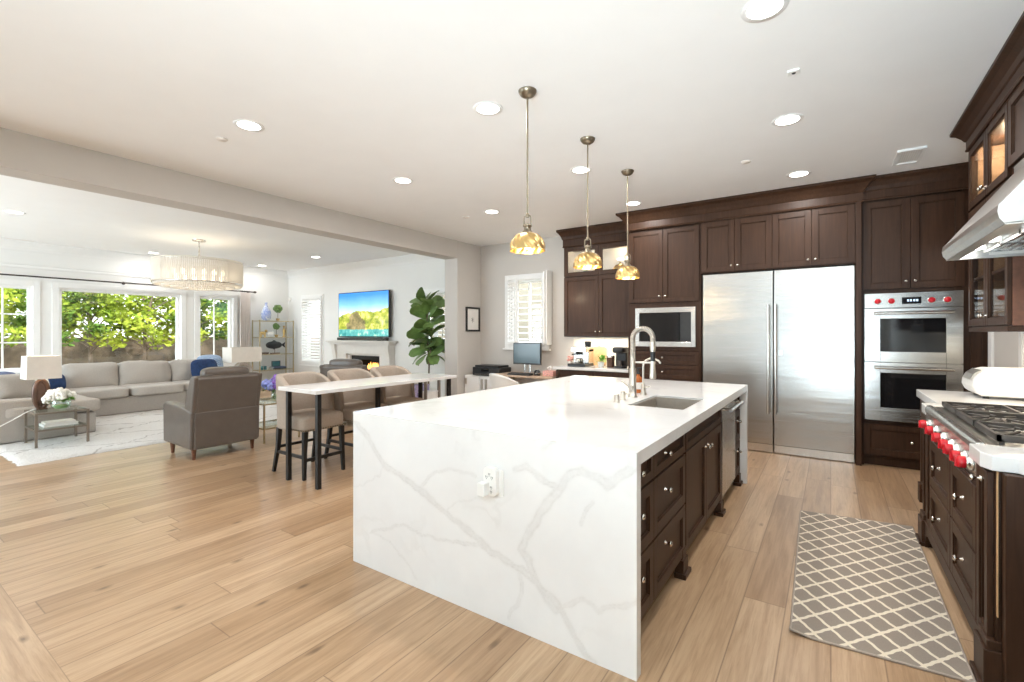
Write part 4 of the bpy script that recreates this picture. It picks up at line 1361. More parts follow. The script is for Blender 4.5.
for yy, zz, lab in ((4.40, 2.365, 'crystal bowl on cabinet shelf above the range hood side'), (4.85, 2.365, 'crystal goblet on cabinet shelf toward the oven tower')):
    t = thing('glassware', lab, 'glassware', (1.08, yy, zz))
    MB().lathe([(0.045, 0), (0.04, 0.006), (0.008, 0.02), (0.008, 0.07), (0.05, 0.12), (0.055, 0.17), (0.052, 0.17), (0.046, 0.122)], (1.08, yy, zz), n=16, cap=False).build('bowl', M['vaseglass'], t)
    MB().lathe([(0.046, 0), (0.046, 0.004), (0.008, 0.008)], (1.08, yy, zz), n=16).build('foot', M['chrome_strip'], t)
t = thing('teacup', 'white teacup on lower glass cabinet shelf by the range hood', 'cup', (1.05, 4.36, 1.82))
MB().lathe([(0.03, 0), (0.055, 0.03), (0.065, 0.10), (0.06, 0.10), (0.05, 0.035), (0.001, 0.01)], (1.05, 4.36, 1.82), n=18, cap=False).build('cup', M['whiteplastic'], t)
MB().tube([(1.05, 4.30, 1.90), (1.05, 4.265, 1.89), (1.05, 4.262, 1.86), (1.05, 4.31, 1.845)], 0.006, 6).build('handle', M['whiteplastic'], t)

t = thing('hood_cabinet', 'dark panel-door cabinet directly above the range hood', 'cabinet', (1.08, 3.4, 2.33))
MB().box(XU, XR - 0.005, 2.80, 4.105, 2.40, 2.86).build('carcass', M['wood'], t)
shaker(FU, 2.80, 3.45, 2.41, 2.83, t, knobs=[(3.41, 2.47)])
shaker(FU, 3.45, 4.10, 2.41, 2.83, t, knobs=[(3.49, 2.47)])
t = thing('wall_cabinet', 'dark wall cabinet on the camera side of the hood', 'cabinet', (1.08, 2.5, 1.42))
MB().box(XU, XR - 0.005, 2.30, 2.795, 1.44, 2.86).build('carcass', M['wood'], t)
shaker(FU, 2.30, 2.795, 1.445, 2.83, t, knobs=[(2.36, 1.52)])

# range hood
t = thing('range_hood', 'sloped stainless range hood over the gas range', 'range hood', (0.9, 3.43, 1.85))
y0, y1 = 2.83, 4.05
prof = [(0.612, 1.862), (0.596, 1.885), (0.590, 1.915), (0.594, 1.945), (0.612, 1.965), (0.915, 2.36), (0.915, 2.398), (XR - 0.006, 2.398), (XR - 0.006, 1.862)]
sk = MB()
inn = [(0.640, 1.862), (0.640, 1.955), (0.93, 2.34), (XR - 0.03, 2.34), (XR - 0.03, 1.862)]
# shell: outer skin, end plates, underside rim
n = len(prof)
vs = [(p[0], y0, p[1]) for p in prof] + [(p[0], y1, p[1]) for p in prof]
fs = [tuple(range(n)), tuple(range(n, 2 * n))] + [(i, i + 1, n + i + 1, n + i) for i in range(n - 1)]
sk.add(vs, fs)
shell = sk.build('canopy', M['steelplain'], t)
mb = MB()
mb.box(0.612, 0.665, y0, y1, 1.857, 1.866).box(XR - 0.05, XR - 0.006, y0, y1, 1.857, 1.866).box(0.665, XR - 0.05, y0, y0 + 0.03, 1.857, 1.866).box(0.665, XR - 0.05, y1 - 0.03, y1, 1.857, 1.866)
mb.box(0.665, XR - 0.05, y0 + 0.03, y1 - 0.03, 1.905, 1.912)
mb.box(0.660, 0.667, y0 + 0.03, y1 - 0.03, 1.866, 1.91).box(0.665, XR - 0.05, y1 - 0.035, y1 - 0.028, 1.866, 1.91)
mb.build('underside_liner', M['steelplain'], t)
f_ = MB()
for i in range(3):
    a = y0 + 0.13 + i * 0.34
    for k in range(9):
        f_.box(0.78 + k * 0.042, 0.80 + k * 0.042, a, a + 0.29, 1.885, 1.902)
    f_.box(0.76, 1.16, a - 0.012, a, 1.88, 1.905)
    f_.box(0.76, 1.16, a + 0.29, a + 0.302, 1.88, 1.905)
f_.build('baffle_filter', M['chrome_strip'], t)
for yy in (3.02, 3.56, 3.86):
    MB().lathe([(0.04, 0), (0.04, 0.012), (0.001, 0.013)], (0.715, yy, 1.893), n=20).build('hood_light', M['lens'], t)
    lamp('hood_lamp', 'SPOT', (0.715, yy, 1.885), 5, (1.0, 0.86, 0.66), rot=(0, 0, 0), spot=2.2, soft=0.03, parent=t)
MB().box(0.80, 0.98, y1 - 0.040, y1 - 0.036, 1.872, 1.90).build('rating_plate', M['paper'], t)

# white countertop appliance at the far end
t = thing('countertop_appliance', 'long white rounded countertop appliance beside the range', 'appliance', (1.02, 4.87, zt))
prof = [(0.90, 0.018), (0.868, 0.045), (0.852, 0.085), (0.856, 0.125), (0.876, 0.165), (0.912, 0.197), (0.96, 0.212), (1.22, 0.216), (1.236, 0.20), (1.236, 0.02)]
ya, yb_ = 4.70, 5.06
MB().prism([(x, zt + z) for x, z in prof], 'y', ya, yb_).build('shell', M['whiteplastic'], t, bev=0.03, seg=5)
MB().prism([(0.858, zt + 0.130), (0.876, zt + 0.168), (0.912, zt + 0.198), (0.906, zt + 0.205), (0.866, zt + 0.172), (0.849, zt + 0.133)], 'y', ya + 0.06, yb_ - 0.06).build('end_panel', M['brushed'], t)
mb = MB()
for (xx, yy) in ((0.93, ya + 0.05), (1.2, ya + 0.05), (0.93, yb_ - 0.05), (1.2, yb_ - 0.05)):
    mb.lathe([(0.018, 0), (0.018, 0.022)], (xx, yy, zt), n=12)
mb.build('rubber_feet', M['blackplastic'], t)
MB().prism(rrect(1.19, zt + 0.045, 0.03, 0.02, 0.006), 'y', ya - 0.004, ya + 0.006).build('power_button', M['blackplastic'], t)

# trellis runner in front of the range
mb = MB()
NX, NY = 14, 40
c0, c1 = Vector((-0.155, 2.53)), Vector((0.475, 2.575))
d0, d1 = Vector((-0.195, 4.31)), Vector((0.485, 4.40))
vs = []
for j in range(NY + 1):
    for i in range(NX + 1):
        a = (1 - j / NY)
        lo = c0.lerp(c1, i / NX)
        hi = d0.lerp(d1, i / NX)
        p = lo.lerp(hi, j / NY)
        curl = 0.016 * max(0, 1 - ((i / NX) ** 2 + (j / NY * 2.7) ** 2) ** 0.5 / 0.14)
        vs.append((p.x, p.y, 0.008 + curl))
top = len(vs)
vs += [(x, y, max(0.0005, z - 0.0075)) for x, y, z in vs]
fs = []
for j in range(NY):
    for i in range(NX):
        a = j * (NX + 1) + i
        fs.append((a, a + 1, a + NX + 2, a + NX + 1))
        fs.append((top + a, top + a + NX + 1, top + a + NX + 2, top + a + 1))
def strip(ids):
    for a, b in zip(ids, ids[1:]):
        fs.append((a, b, top + b, top + a))
bottom_ids = [i for i in range(NX + 1)]
top_ids = [NY * (NX + 1) + i for i in range(NX + 1)]
l_ids = [j * (NX + 1) for j in range(NY + 1)]
r_ids = [j * (NX + 1) + NX for j in range(NY + 1)]
for ids in (bottom_ids, top_ids, l_ids, r_ids):
    strip(ids)
mb.add(vs, fs)
t = thing('kitchen_runner', 'taupe and cream trellis runner on floor by range', 'rug', (0.15, 3.45, 0))
mb.build('pile', M['trellis'], t)
vb = []
for ids in (bottom_ids, r_ids, top_ids, l_ids):
    vb.append([Vector(vs[i]) + Vector((0, 0, -0.003)) for i in ids])
mb = MB()
for e_ in vb:
    mb.tube([tuple(p) for p in e_], 0.0055, 6)
mb.build('bound_edge', M['stool'], t)


# ------------------------------------------------------------------ ceiling fittings
def downlight(x, y, label, group, w=DOWNLIGHT_W):
    t = thing('recessed_light', label, 'ceiling light', (x, y, H - 0.02), group)
    MB().lathe([(0.078, -0.002), (0.105, -0.006), (0.108, 0.0), (0.078, 0.0)], (x, y, H), n=32, cap=False).build('trim_ring', M['trim'], t)
    MB().lathe([(0.080, -0.004), (0.001, -0.004)], (x, y, H), n=32, cap=False).build('lens', M['lens'], t)
    lamp('downlight_lamp', 'AREA', (x, y, H - 0.02), w, (1.0, 0.975, 0.95), rot=(0, 0, 0), size=0.14, parent=t)
    return t


KD = [(-3.766, 1.885, 'recessed ceiling light nearest the camera beside the header beam'),
      (-3.766, 3.484, 'middle recessed ceiling light of the row along the header beam'),
      (-3.750, 5.046, 'recessed ceiling light of the beam row nearest the desk corner'),
      (-2.052, 2.714, 'recessed ceiling light beside the nearest brass pendant'),
      (-2.056, 4.255, 'recessed ceiling light between the second and third pendants'),
      (-2.050, 5.719, 'recessed ceiling light close to the microwave tower crown'),
      (-0.274, 2.65, 'large recessed ceiling light cut by top edge of the photo'),
      (-0.274, 4.14, 'recessed ceiling light beside the square ceiling sensor'),
      (-0.270, 5.612, 'recessed ceiling light in front of the fridge crown')]
for x, y, l in KD:
    downlight(x, y, l, 'recessed kitchen ceiling lights')
for x, y, l in ((-9.06, 1.468, 'recessed living room ceiling light at left edge of the photo'),
                (-11.33, 3.786, 'recessed living room light over window beside chandelier shade'),
                (-11.30, 5.96, 'recessed living room light above the bookshelf corner'),
                (-9.08, 5.934, 'recessed living room light in front of television wall')):
    downlight(x, y, l, 'recessed living room ceiling lights', 4)
for x, y, l in ((-4.215, 1.889, 'small round sprinkler cap on ceiling near the header beam start'),
                (-4.219, 5.072, 'small round sprinkler cap on ceiling near desk corner'),
                (-0.664, 4.922, 'small round sprinkler cap on ceiling before the fridges')):
    t = thing('sprinkler_cap', l, 'sprinkler', (x, y, H - 0.01), 'ceiling sprinkler caps')
    MB().lathe([(0.001, -0.012), (0.036, -0.011), (0.042, -0.004), (0.042, 0)], (x, y, H), n=24).build('cover_plate', M['linen'], t)
    MB().lathe([(0.046, -0.003), (0.046, 0)], (x, y, H), n=24).build('ceiling_ring', M['trim'], t)
t = thing('ceiling_sensor', 'small square white sensor mounted on kitchen ceiling', 'sensor', (-0.19, 3.39, H - 0.03))
MB().box(-0.225, -0.155, 3.36, 3.42, H - 0.014, H).build('housing', M['whiteplastic'], t, bev=0.006)
MB().lathe([(0.008, -0.018), (0.012, -0.014)], (-0.19, 3.39, H), n=14).build('sensor_eye', M['blackplastic'], t)
t = thing('ceiling_vent', 'white slatted air vent in ceiling near oven tower', 'vent', (0.6, 5.58, H - 0.02))
mb = MB()
vx0, vx1, vy0, vy1 = 0.49, 0.69, 5.38, 5.80
MB().box(vx0 + 0.02, vx1 - 0.02, vy0 + 0.02, vy1 - 0.02, H - 0.002, H).build('duct_opening', M['linen'], t)
for (a, b, c, d) in ((vx0, vx0 + 0.025, vy0, vy1), (vx1 - 0.025, vx1, vy0, vy1), (vx0 + 0.025, vx1 - 0.025, vy0, vy0 + 0.025), (vx0 + 0.025, vx1 - 0.025, vy1 - 0.025, vy1)):
    mb.box(a, b, c, d, H - 0.02, H)
mb.build('frame', M['trim'], t)
mb = MB()
for i in range(9):
    mb.M = Matrix.Translation((vx0 + 0.035 + i * 0.0162, (vy0 + vy1) / 2, H - 0.008)) @ Matrix.Rotation(0.6, 4, 'Y')
    mb.box(-0.006, 0.006, -0.185, 0.185, -0.001, 0.001)
mb.M = None
mb.build('slats', M['trim'], t)
t = thing('slot_diffuser', 'narrow slot air diffuser in living room ceiling by the windows', 'vent', (-11.6, 1.95, H))
MB().box(-11.66, -11.58, 1.72, 2.14, H - 0.006, H).build('frame', M['trim'], t)
MB().box(-11.635, -11.605, 1.74, 2.12, H - 0.008, H - 0.005).build('slot', M['linen'], t)


# ------------------------------------------------------------------ pendants
def make_pendant():
    t = thing('pendant_light', '', 'pendant light', (0, 0, 0), 'brass pendant lights over the island')
    MB().lathe([(0.012, -0.046), (0.030, -0.042), (0.048, -0.030), (0.059, -0.014), (0.062, -0.005), (0.062, 0)], (0, 0, H), n=28).build('canopy', M['antique'], t)
    MB().cyl((0, 0, 2.175), (0, 0, H - 0.05), 0.0065, n=12).build('rod', M['antique'], t)
    mb = MB()
    for sg in (-1, 1):
        mb.tube([(sg * 0.006, 0, 2.185), (sg * 0.024, 0, 2.178), (sg * 0.027, 0, 2.165), (sg * 0.027, 0, 2.125), (sg * 0.018, 0, 2.112)], 0.0045, 8)
    mb.lathe([(0.012, 2.172), (0.014, 2.18), (0.010, 2.20)], (0, 0, 0), n=16)
    mb.lathe([(0.036, 2.062), (0.034, 2.075), (0.024, 2.085), (0.022, 2.105), (0.030, 2.110), (0.030, 2.122), (0.012, 2.128)], (0, 0, 0), n=20)
    mb.build('yoke', M['antique'], t)
    outer = []
    for i in range(29):
        a = PI / 2 * i / 28
        outer.append((0.032 + 0.086 * math.sin(a) ** 0.9, 1.952 + 0.113 * math.cos(a)))
    outer = outer[::-1]
    prof = [(0.118, 1.946), (0.1195, 1.950)] + outer + []
    inner = [(r - 0.003, z - 0.003) for r, z in outer][::-1] + [(0.115, 1.946)]
    full = prof + inner
    nn = len(full)
    kk = [0.0, 0.0] + [i / 28 for i in range(29)] + [1 - i / 28 for i in range(29)] + [0]

    def mod(a, tt):
        i = min(nn - 1, int(round(tt * (nn - 1))))
        q = kk[i]
        return 1 + 0.045 * math.sin(11 * (a + 1.0 * q)) * min(1, 0.25 + q * 4) * (1 - 0.55 * q)
    MB().lathe(full, (0, 0, 0), n=144, mod=mod, cap=False).build('shade', M['gold'], t)
    MB().ball((0, 0, 1.988), 0.030, 14, 10).lathe([(0.014, 2.01), (0.014, 2.06)], (0, 0, 0), n=12).build('bulb', M['bulb'], t)
    return t


pend = make_pendant()
PL = [(-1.684, 2.666, 'brass dome pendant hanging nearest the camera over the island'),
      (-1.682, 3.605, 'middle brass dome pendant of the three over the island'),
      (-1.684, 4.543, 'brass dome pendant hanging farthest away, before the microwave tower')]
for i, (x, y, l) in enumerate(PL):
    o = place(pend, (x, y, 0)) if i == 0 else dup(pend, (x, y, 0))
    o['label'] = l
    lamp('pendant_lamp', 'POINT', (x, y, 1.955), PENDANT_W, (1.0, 0.80, 0.54), soft=0.035, parent=o)

# ------------------------------------------------------------------ chandelier
cx_, cy_ = -9.108, 3.709
t = thing('chandelier', 'large drum chandelier of crystal strands in living room', 'chandelier', (cx_, cy_, 2.2))
CR = 0.66
MB().lathe([(0.02, -0.03), (0.10, -0.024), (0.105, 0)], (cx_, cy_, H), n=24).build('canopy', M['chrome_strip'], t)
mb = MB()
for i in range(9):
    z = H - 0.04 - i * 0.036
    mb.tube([(cx_ + 0.010 * math.cos(a + i * PI / 2) * 1.0, cy_ + 0.010 * math.sin(a + i * PI / 2), z + 0.022 * math.cos(2 * a)) for a in [2 * PI * k / 10 for k in range(11)]], 0.003, 5)
mb.cyl((cx_, cy_, H - 0.03), (cx_, cy_, 2.60), 0.005)
mb.build('chain', M['chrome_strip'], t)
mb = MB()
for z in (2.62, 2.255):
    mb.tube([(cx_ + CR * math.cos(2 * PI * k / 48), cy_ + CR * math.sin(2 * PI * k / 48), z) for k in range(49)], 0.010, 6)
for k in range(4):
    a = PI / 2 * k + 0.3
    mb.cyl((cx_, cy_, 2.61), (cx_ + CR * math.cos(a), cy_ + CR * math.sin(a), 2.62), 0.006)
    mb.cyl((cx_ + CR * math.cos(a), cy_ + CR * math.sin(a), 2.255), (cx_ + CR * math.cos(a), cy_ + CR * math.sin(a), 2.62), 0.006)
mb.build('drum_frame', M['chrome_strip'], t)
mb = MB()
NS = 150
for k in range(NS):
    a = 2 * PI * k / NS
    mb.cyl((cx_ + CR * math.cos(a), cy_ + CR * math.sin(a), 2.27), (cx_ + CR * math.cos(a), cy_ + CR * math.sin(a), 2.65), 0.0115, n=6)
mb.build('crystal_rods', M['crystal'], t)
mb = MB()
for ring, (r, zz) in enumerate(((CR - 0.02, 2.25), (CR * 0.80, 2.22), (CR * 0.58, 2.20), (CR * 0.34, 2.19))):
    nk = int(120 * r / CR)
    for k in range(nk):
        a = 2 * PI * (k + 0.5 * ring) / nk
        mb.ball((cx_ + r * math.cos(a), cy_ + r * math.sin(a), zz - 0.01), 0.019, 6, 5, (1, 1, 1.5))
mb.build('crystal_drops', M['crystal'], t)
mb = MB()
for k in range(24):
    a = 2 * PI * k / 24
    mb.lathe([(0.016, 0), (0.034, 0.03), (0.030, 0.07), (0.010, 0.10), (0.001, 0.105)], (cx_ + 0.56 * math.cos(a), cy_ + 0.56 * math.sin(a), 2.36), n=10)
mb.build('candle_bulbs', M['candle'], t)
lamp('chandelier_lamp', 'POINT', (cx_, cy_, 2.40), 4, (1.0, 0.86, 0.66), soft=0.3, parent=t)

# ------------------------------------------------------------------ bar table and stools
t = thing('bar_table', 'long narrow white-topped bar table with black post legs', 'table', (-4.03, 3.37, 0))
MB().box(-4.33, -3.73, 2.435, 4.31, 0.855, 0.89).build('table_top', M['quartz'], t, bev=0.003)
for (x, y) in ((-3.795, 2.505), (-4.268, 2.505), (-3.795, 4.24), (-4.268, 4.24), (-4.03, 3.37)):
    MB().box(x - 0.02, x + 0.02, y - 0.02, y + 0.02, 0, 0.855).build('leg', M['black'], t, bev=0.003)


def make_stool():
    """Counter stool facing +X, seat centre at the origin."""
    t = thing('counter_stool', '', 'stool', (0, 0, 0), 'upholstered counter stools at the bar table')
    MB().soft((0.03, 0, 0.525), (0.50, 0.47, 0.16), k=7, n=8).build('seat', M['stool'], t)
    # wrapping curved back: a shell bent round the rear
    vs, fs = [], []
    NA, NH = 20, 8
    for lay, (rx, ry) in enumerate(((0.275, 0.255), (0.215, 0.200))):
        for j in range(NH + 1):
            for i in range(NA + 1):
                a = PI / 2 + PI * (i / NA)
                wing = abs(i / NA - 0.5) * 2
                c_, s_ = math.cos(a), math.sin(a)
                k = 4.0
                s = 1 / (abs(c_) ** k + abs(s_) ** k) ** (1 / k)
                ztop = 0.985 - 0.12 * max(0, (wing - 0.35) / 0.65) ** 2
                z = 0.45 + (ztop - 0.45) * j / NH
                flare = 1 + 0.10 * (j / NH) ** 1.5
                x = rx * c_ * s * flare + 0.02
                if wing > 0.8:
                    x += 0.06 * (wing - 0.8) / 0.2 * (1 - j / NH)
                y = ry * s_ * s * (1 + 0.03 * j / NH)
                vs.append((x, y, z))
    st = (NA + 1) * (NH + 1)
    for j in range(NH):
        for i in range(NA):
            a = j * (NA + 1) + i
            fs.append((a, a + 1, a + NA + 2, a + NA + 1))
            fs.append((st + a, st + a + NA + 1, st + a + NA + 2, st + a + 1))
    for i in range(NA):
        a = NH * (NA + 1) + i
        fs.append((a, a + 1, st + a + 1, st + a))
        fs.append((i, st + i, st + i + 1, i + 1))
    for j in range(NH):
        for a in (j * (NA + 1), j * (NA + 1) + NA):
            fs.append((a, a + NA + 1, st + a + NA + 1, st + a))
    mb = MB()
    mb.add(vs, fs, True)
    b = mb.build('backrest', M['stool'], t, bev=0.018, seg=3)
    mb = MB()
    for i in range(17):
        mb.ball((0.278, -0.215 + 0.43 * i / 16, 0.468), 0.0085, 6, 4)
    for sg in (-1, 1):
        for i in range(16):
            mb.ball((-0.14 + 0.41 * i / 15, sg * 0.234, 0.468), 0.0085, 6, 4)
    mb.build('nailhead_trim', M['antique'], t)
    for sx, sy in ((1, 1), (1, -1), (-1, 1), (-1, -1)):
        x0_, y0_ = (0.245 if sx > 0 else -0.20), sy * 0.20
        x1_, y1_ = (0.255 if sx > 0 else -0.275), sy * 0.215
        mb = MB()
        def sq(x, y, z, w):
            return [(x - w, y - w, z), (x + w, y - w, z), (x + w, y + w, z), (x - w, y + w, z)]
        xm_ = x0_ if sx > 0 else x0_ - 0.012
        L = sq(x1_, y1_, 0, 0.015) + sq(xm_, y0_ + (y1_ - y0_) * 0.5, 0.25, 0.019) + sq(x0_, y0_, 0.455, 0.022)
        mb.add(L, [(0, 1, 2, 3), (8, 9, 10, 11)] + [(i, (i + 1) % 4, 4 + (i + 1) % 4, 4 + i) for i in range(4)] + [(4 + i, 4 + (i + 1) % 4, 8 + (i + 1) % 4, 8 + i) for i in range(4)])
        mb.build('leg', M['black'], t, bev=0.003)
    mb = MB()
    for sg in (-1, 1):
        mb.box(-0.225, 0.25, sg * 0.208 - 0.010, sg * 0.208 + 0.010, 0.195, 0.225)
    mb.box(0.238, 0.262, -0.20, 0.20, 0.17, 0.20)
    mb.box(-0.235, -0.215, -0.20, 0.20, 0.24, 0.268)
    mb.build('stretcher', M['black'], t, bev=0.002)
    return t


st = make_stool()
SL = [(2.79, 'beige upholstered counter stool at camera end of the bar table'),
      (3.375, 'beige upholstered counter stool in the middle of the bar table'),
      (3.955, 'beige upholstered counter stool at plant end of the bar table')]
for i, (y, l) in enumerate(SL):
    o = place(st, (-4.38, y, 0)) if i == 0 else dup(st, (-4.38, y, 0))
    o['label'] = l


# ------------------------------------------------------------------ leather armchairs
def make_armchair():
    """Recliner facing -X."""
    t = thing('leather_armchair', '', 'armchair', (0, 0, 0), 'taupe leather armchairs')
    W2 = 0.37
    mb = MB().box(-0.36, 0.31, -W2 + 0.02, W2 - 0.02, 0.13, 0.40)
    mb.build('base', M['leather'], t, bev=0.02, seg=3)
    MB().soft((-0.10, 0, 0.44), (0.58, 0.52, 0.17), k=6).build('seat_cushion', M['leather'], t)
    for sg in (-1, 1):
        p = [(-0.39, 0.13), (0.33, 0.12), (0.34, 0.54), (0.15, 0.575), (-0.34, 0.60), (-0.40, 0.57)]
        mb = MB().prism(p, 'y', sg * (W2 - 0.105), sg * (W2 + 0.005))
        mb.build('armrest', M['leather'], t, bev=0.025, seg=4)
    # back: outer shell lower panel and reclining upper
    p = [(0.14, 0.42), (0.345, 0.50), (0.41, 0.90), (0.37, 0.93), (0.25, 0.92)]
    mb = MB().prism(p, 'y', -W2 + 0.035, W2 - 0.035)
    mb.build('backrest', M['leather'], t, bev=0.022, seg=3)
    mb = MB().box(0.305, 0.352, -W2 + 0.03, W2 - 0.03, 0.12, 0.525)
    mb.build('rear_panel', M['leather'], t, bev=0.012, seg=3)
    for sg in (-1, 1):
        p = [(0.12, 0.50), (0.345, 0.52), (0.418, 0.915), (0.30, 0.92)]
        MB().prism(p, 'y', sg * (W2 - 0.055), sg * (W2 - 0.002)).build('wing', M['leather'], t, bev=0.018, seg=3)
    MB().soft((0.285, 0, 0.935), (0.20, 0.50, 0.15), k=4, n=7, wob=0.012).build('headrest', M['leather'], t)
    for sx in (-0.28, 0.27):
        for sy in (-0.315, 0.315):
            MB().lathe([(0.016, 0), (0.028, 0.13)], (sx, sy, 0), n=14).build('leg', M['walnut'], t)
    return t


ac = make_armchair()
place(ac, (-6.08, 2.63, 0), 0.0)
ac['label'] = 'taupe leather armchair with its back to camera beside white rug'
dup(ac, (-6.16, 4.72, 0), math.radians(-68), 'taupe leather armchair behind the stools, facing the fireplace')

# small brass side table with hydrangeas
def glass_table(name, label, x0, x1, y0, y1, h, sh, mat, leg=0.009):
    t = thing(name, label, 'side table', ((x0 + x1) / 2, (y0 + y1) / 2, 0))
    for x in (x0, x1):
        for y in (y0, y1):
            MB().box(x - leg, x + leg, y - leg, y + leg, 0, h).build('leg', mat, t)
    mb = MB()
    for z in (h - 0.02, sh):
        mb.box(x0, x1, y0 - leg * 0.8, y0 + leg * 0.8, z, z + 0.018).box(x0, x1, y1 - leg * 0.8, y1 + leg * 0.8, z, z + 0.018)
        mb.box(x0 - leg * 0.8, x0 + leg * 0.8, y0, y1, z, z + 0.018).box(x1 - leg * 0.8, x1 + leg * 0.8, y0, y1, z, z + 0.018)
    mb.build('frame', mat, t)
    MB().box(x0 + 0.004, x1 - 0.004, y0 + 0.004, y1 - 0.004, h, h + 0.008).build('glass_top', M['vaseglass'], t)['label'] = 'clear glass top'
    MB().box(x0 + 0.004, x1 - 0.004, y0 + 0.004, y1 - 0.004, sh + 0.018, sh + 0.024).build('glass_shelf', M['vaseglass'], t)['label'] = 'clear glass shelf'
    return t


def bouquet(t, c, rad, balls, mats, n, leafmat, seed, flat=0.75):
    rnd = random.Random(seed)
    groups = [MB() for _ in mats]
    for i in range(n):
        a, r = rnd.uniform(0, 2 * PI), rad * math.sqrt(rnd.uniform(0, 1))
        h = math.sqrt(max(0, 1 - (r / rad) ** 2)) * rad * flat * rnd.uniform(0.5, 1.0)
        p = (c[0] + r * math.cos(a), c[1] + r * math.sin(a), c[2] + h)
        g = groups[i % len(mats)]
        for k in range(22):
            b = Vector((rnd.gauss(0, 1), rnd.gauss(0, 1), rnd.gauss(0.3, 1))).normalized() * balls * 0.72
            g.ball((p[0] + b.x, p[1] + b.y, p[2] + b.z), balls * rnd.uniform(0.30, 0.46), 6, 4)
    for g, m_ in zip(groups, mats):
        g.build('blossom', m_, t)
    lf = MB()
    for i in range(16):
        a = rnd.uniform(0, 2 * PI)
        d = Vector((math.cos(a), math.sin(a), rnd.uniform(-0.2, 0.25)))
        p0 = Vector(c) + d * rad * 0.5
        p1 = Vector(c) + d * rad * rnd.uniform(1.0, 1.25) + Vector((0, 0, -0.02))
        s = Vector((-math.sin(a), math.cos(a), 0)) * rad * 0.22
        m__ = (p0 + p1) / 2 + Vector((0, 0, 0.02))
        lf.add([p0, m__ + s, p1, m__ - s], [(0, 1, 2, 3)])
    lf.build('leaves', leafmat, t)


glass_table('brass_side_table', 'small brass and glass side table by leather armchair', -6.43, -5.92, 3.15, 3.62, 0.50, 0.17, M['shelf_gold'])
t = thing('hydrangea_vase', 'glass vase of blue and purple hydrangeas on brass table', 'vase', (-6.10, 3.40, 0.509))
MB().lathe([(0.052, 0), (0.058, 0.01), (0.062, 0.15), (0.058, 0.15), (0.054, 0.015), (0.001, 0.012)], (-6.10, 3.40, 0.509), n=20, cap=False).build('glass_jar', M['vaseglass'], t)
mb = MB()
for k in range(7):
    a = k * 0.9
    mb.cyl((-6.10 + 0.03 * math.cos(a), 3.40 + 0.03 * math.sin(a), 0.525), (-6.10 + 0.05 * math.cos(a + 1), 3.40 + 0.05 * math.sin(a + 1), 0.68), 0.005, n=6)
mb.build('stems', M['leaf_bright'], t)
bouquet(t, (-6.10, 3.40, 0.67), 0.135, 0.066, [M['hydrangea'], M['hydrangea2'], M['hydrangea']], 13, M['leaf'], 3, 0.95)

# ------------------------------------------------------------------ shag rug
mb = MB()
NX, NY = 64, 84
rx0, rx1, ry0, ry1 = -10.0, -7.03, 1.16, 5.15
vs = []
rr_ = random.Random(11)
for j in range(NY + 1):
    for i in range(NX + 1):
        e_ = min(i, j, NX - i, NY - j)
        x = rx0 + (rx1 - rx0) * i / NX + (rr_.uniform(-0.018, 0.018))
        y = ry0 + (ry1 - ry0) * j / NY + (rr_.uniform(-0.018, 0.018))
        vs.append((x, y, 0.002 if e_ == 0 else 0.026 + rr_.uniform(-0.006, 0.008)))
fs = [(j * (NX + 1) + i, j * (NX + 1) + i + 1, (j + 1) * (NX + 1) + i + 1, (j + 1) * (NX + 1) + i) for j in range(NY) for i in range(NX)]
mb.add(vs, fs, True)
tag(mb.build('shag_rug', M['shag']), 'cream shag rug with thin dark lines under the sofa', 'rug')

# ------------------------------------------------------------------ sectional sofa
t = thing('sectional_sofa', 'grey fabric sectional sofa along the living room windows', 'sofa', (-10.4, 3.2, 0))
ZR = 0.03
mb = MB().box(-10.95, -9.93, 2.15, 3.815, ZR, 0.31)
mb.box(-10.95, -10.07, 3.815, 4.66, ZR, 0.31)
mb.box(-10.95, -8.42, 1.0, 2.15, ZR, 0.31)
mb.build('base', M['sofa'], t, bev=0.02, seg=3)
mb = MB().box(-11.05, -10.78, 1.0, 4.66, ZR, 0.62)
mb.build('back_frame', M['sofa'], t, bev=0.03, seg=3)
MB().box(-10.95, -8.40, 0.86, 1.10, ZR, 0.60).build('wing_back', M['sofa'], t, bev=0.03, seg=3)
MB().prism([(1.102, ZR), (1.94, ZR), (1.94, 0.50), (1.90, 0.55), (1.2, 0.57), (1.102, 0.575)], 'x', -8.62, -8.40).build('armrest', M['sofa'], t, bev=0.03, seg=3)
MB().box(-11.05, -9.90, 4.66, 4.80, ZR, 0.58).build('armrest', M['sofa'], t, bev=0.03, seg=3)
for (y0, y1, sx) in ((2.16, 2.985, 0), (2.99, 3.81, 0), (3.82, 4.655, -0.14)):
    MB().soft((-10.32 + sx, (y0 + y1) / 2, 0.39), (0.92, y1 - y0 - 0.01, 0.17), k=9, n=8).build('seat_cushion', M['sofa2'], t)
MB().soft((-9.5, 1.66, 0.40), (2.22, 1.06, 0.18), k=9, n=8).build('seat_cushion', M['sofa2'], t)
MB().soft((-8.53, 1.99, 0.41), (0.30, 0.42, 0.17), k=6, n=7).build('seat_cushion', M['sofa2'], t)
for (y0, y1) in ((2.24, 3.02), (3.03, 3.83), (3.84, 4.64)):
    MB().soft((-10.66, (y0 + y1) / 2, 0.635), (0.27, y1 - y0, 0.47), k=9, n=9, rot=(0, -0.20, 0), pinch=0.45, thin=0, wob=0.025).build('back_cushion', M['sofa2'], t)


def pillow(label, c, size, rot, mat, name='throw_pillow', mat2=None):
    o = MB().soft(c, size, k=3.6, n=9, rot=rot, pinch=0.72, thin=0, wob=0.01).build(name, mat)
    return tag(o, label, 'pillow')


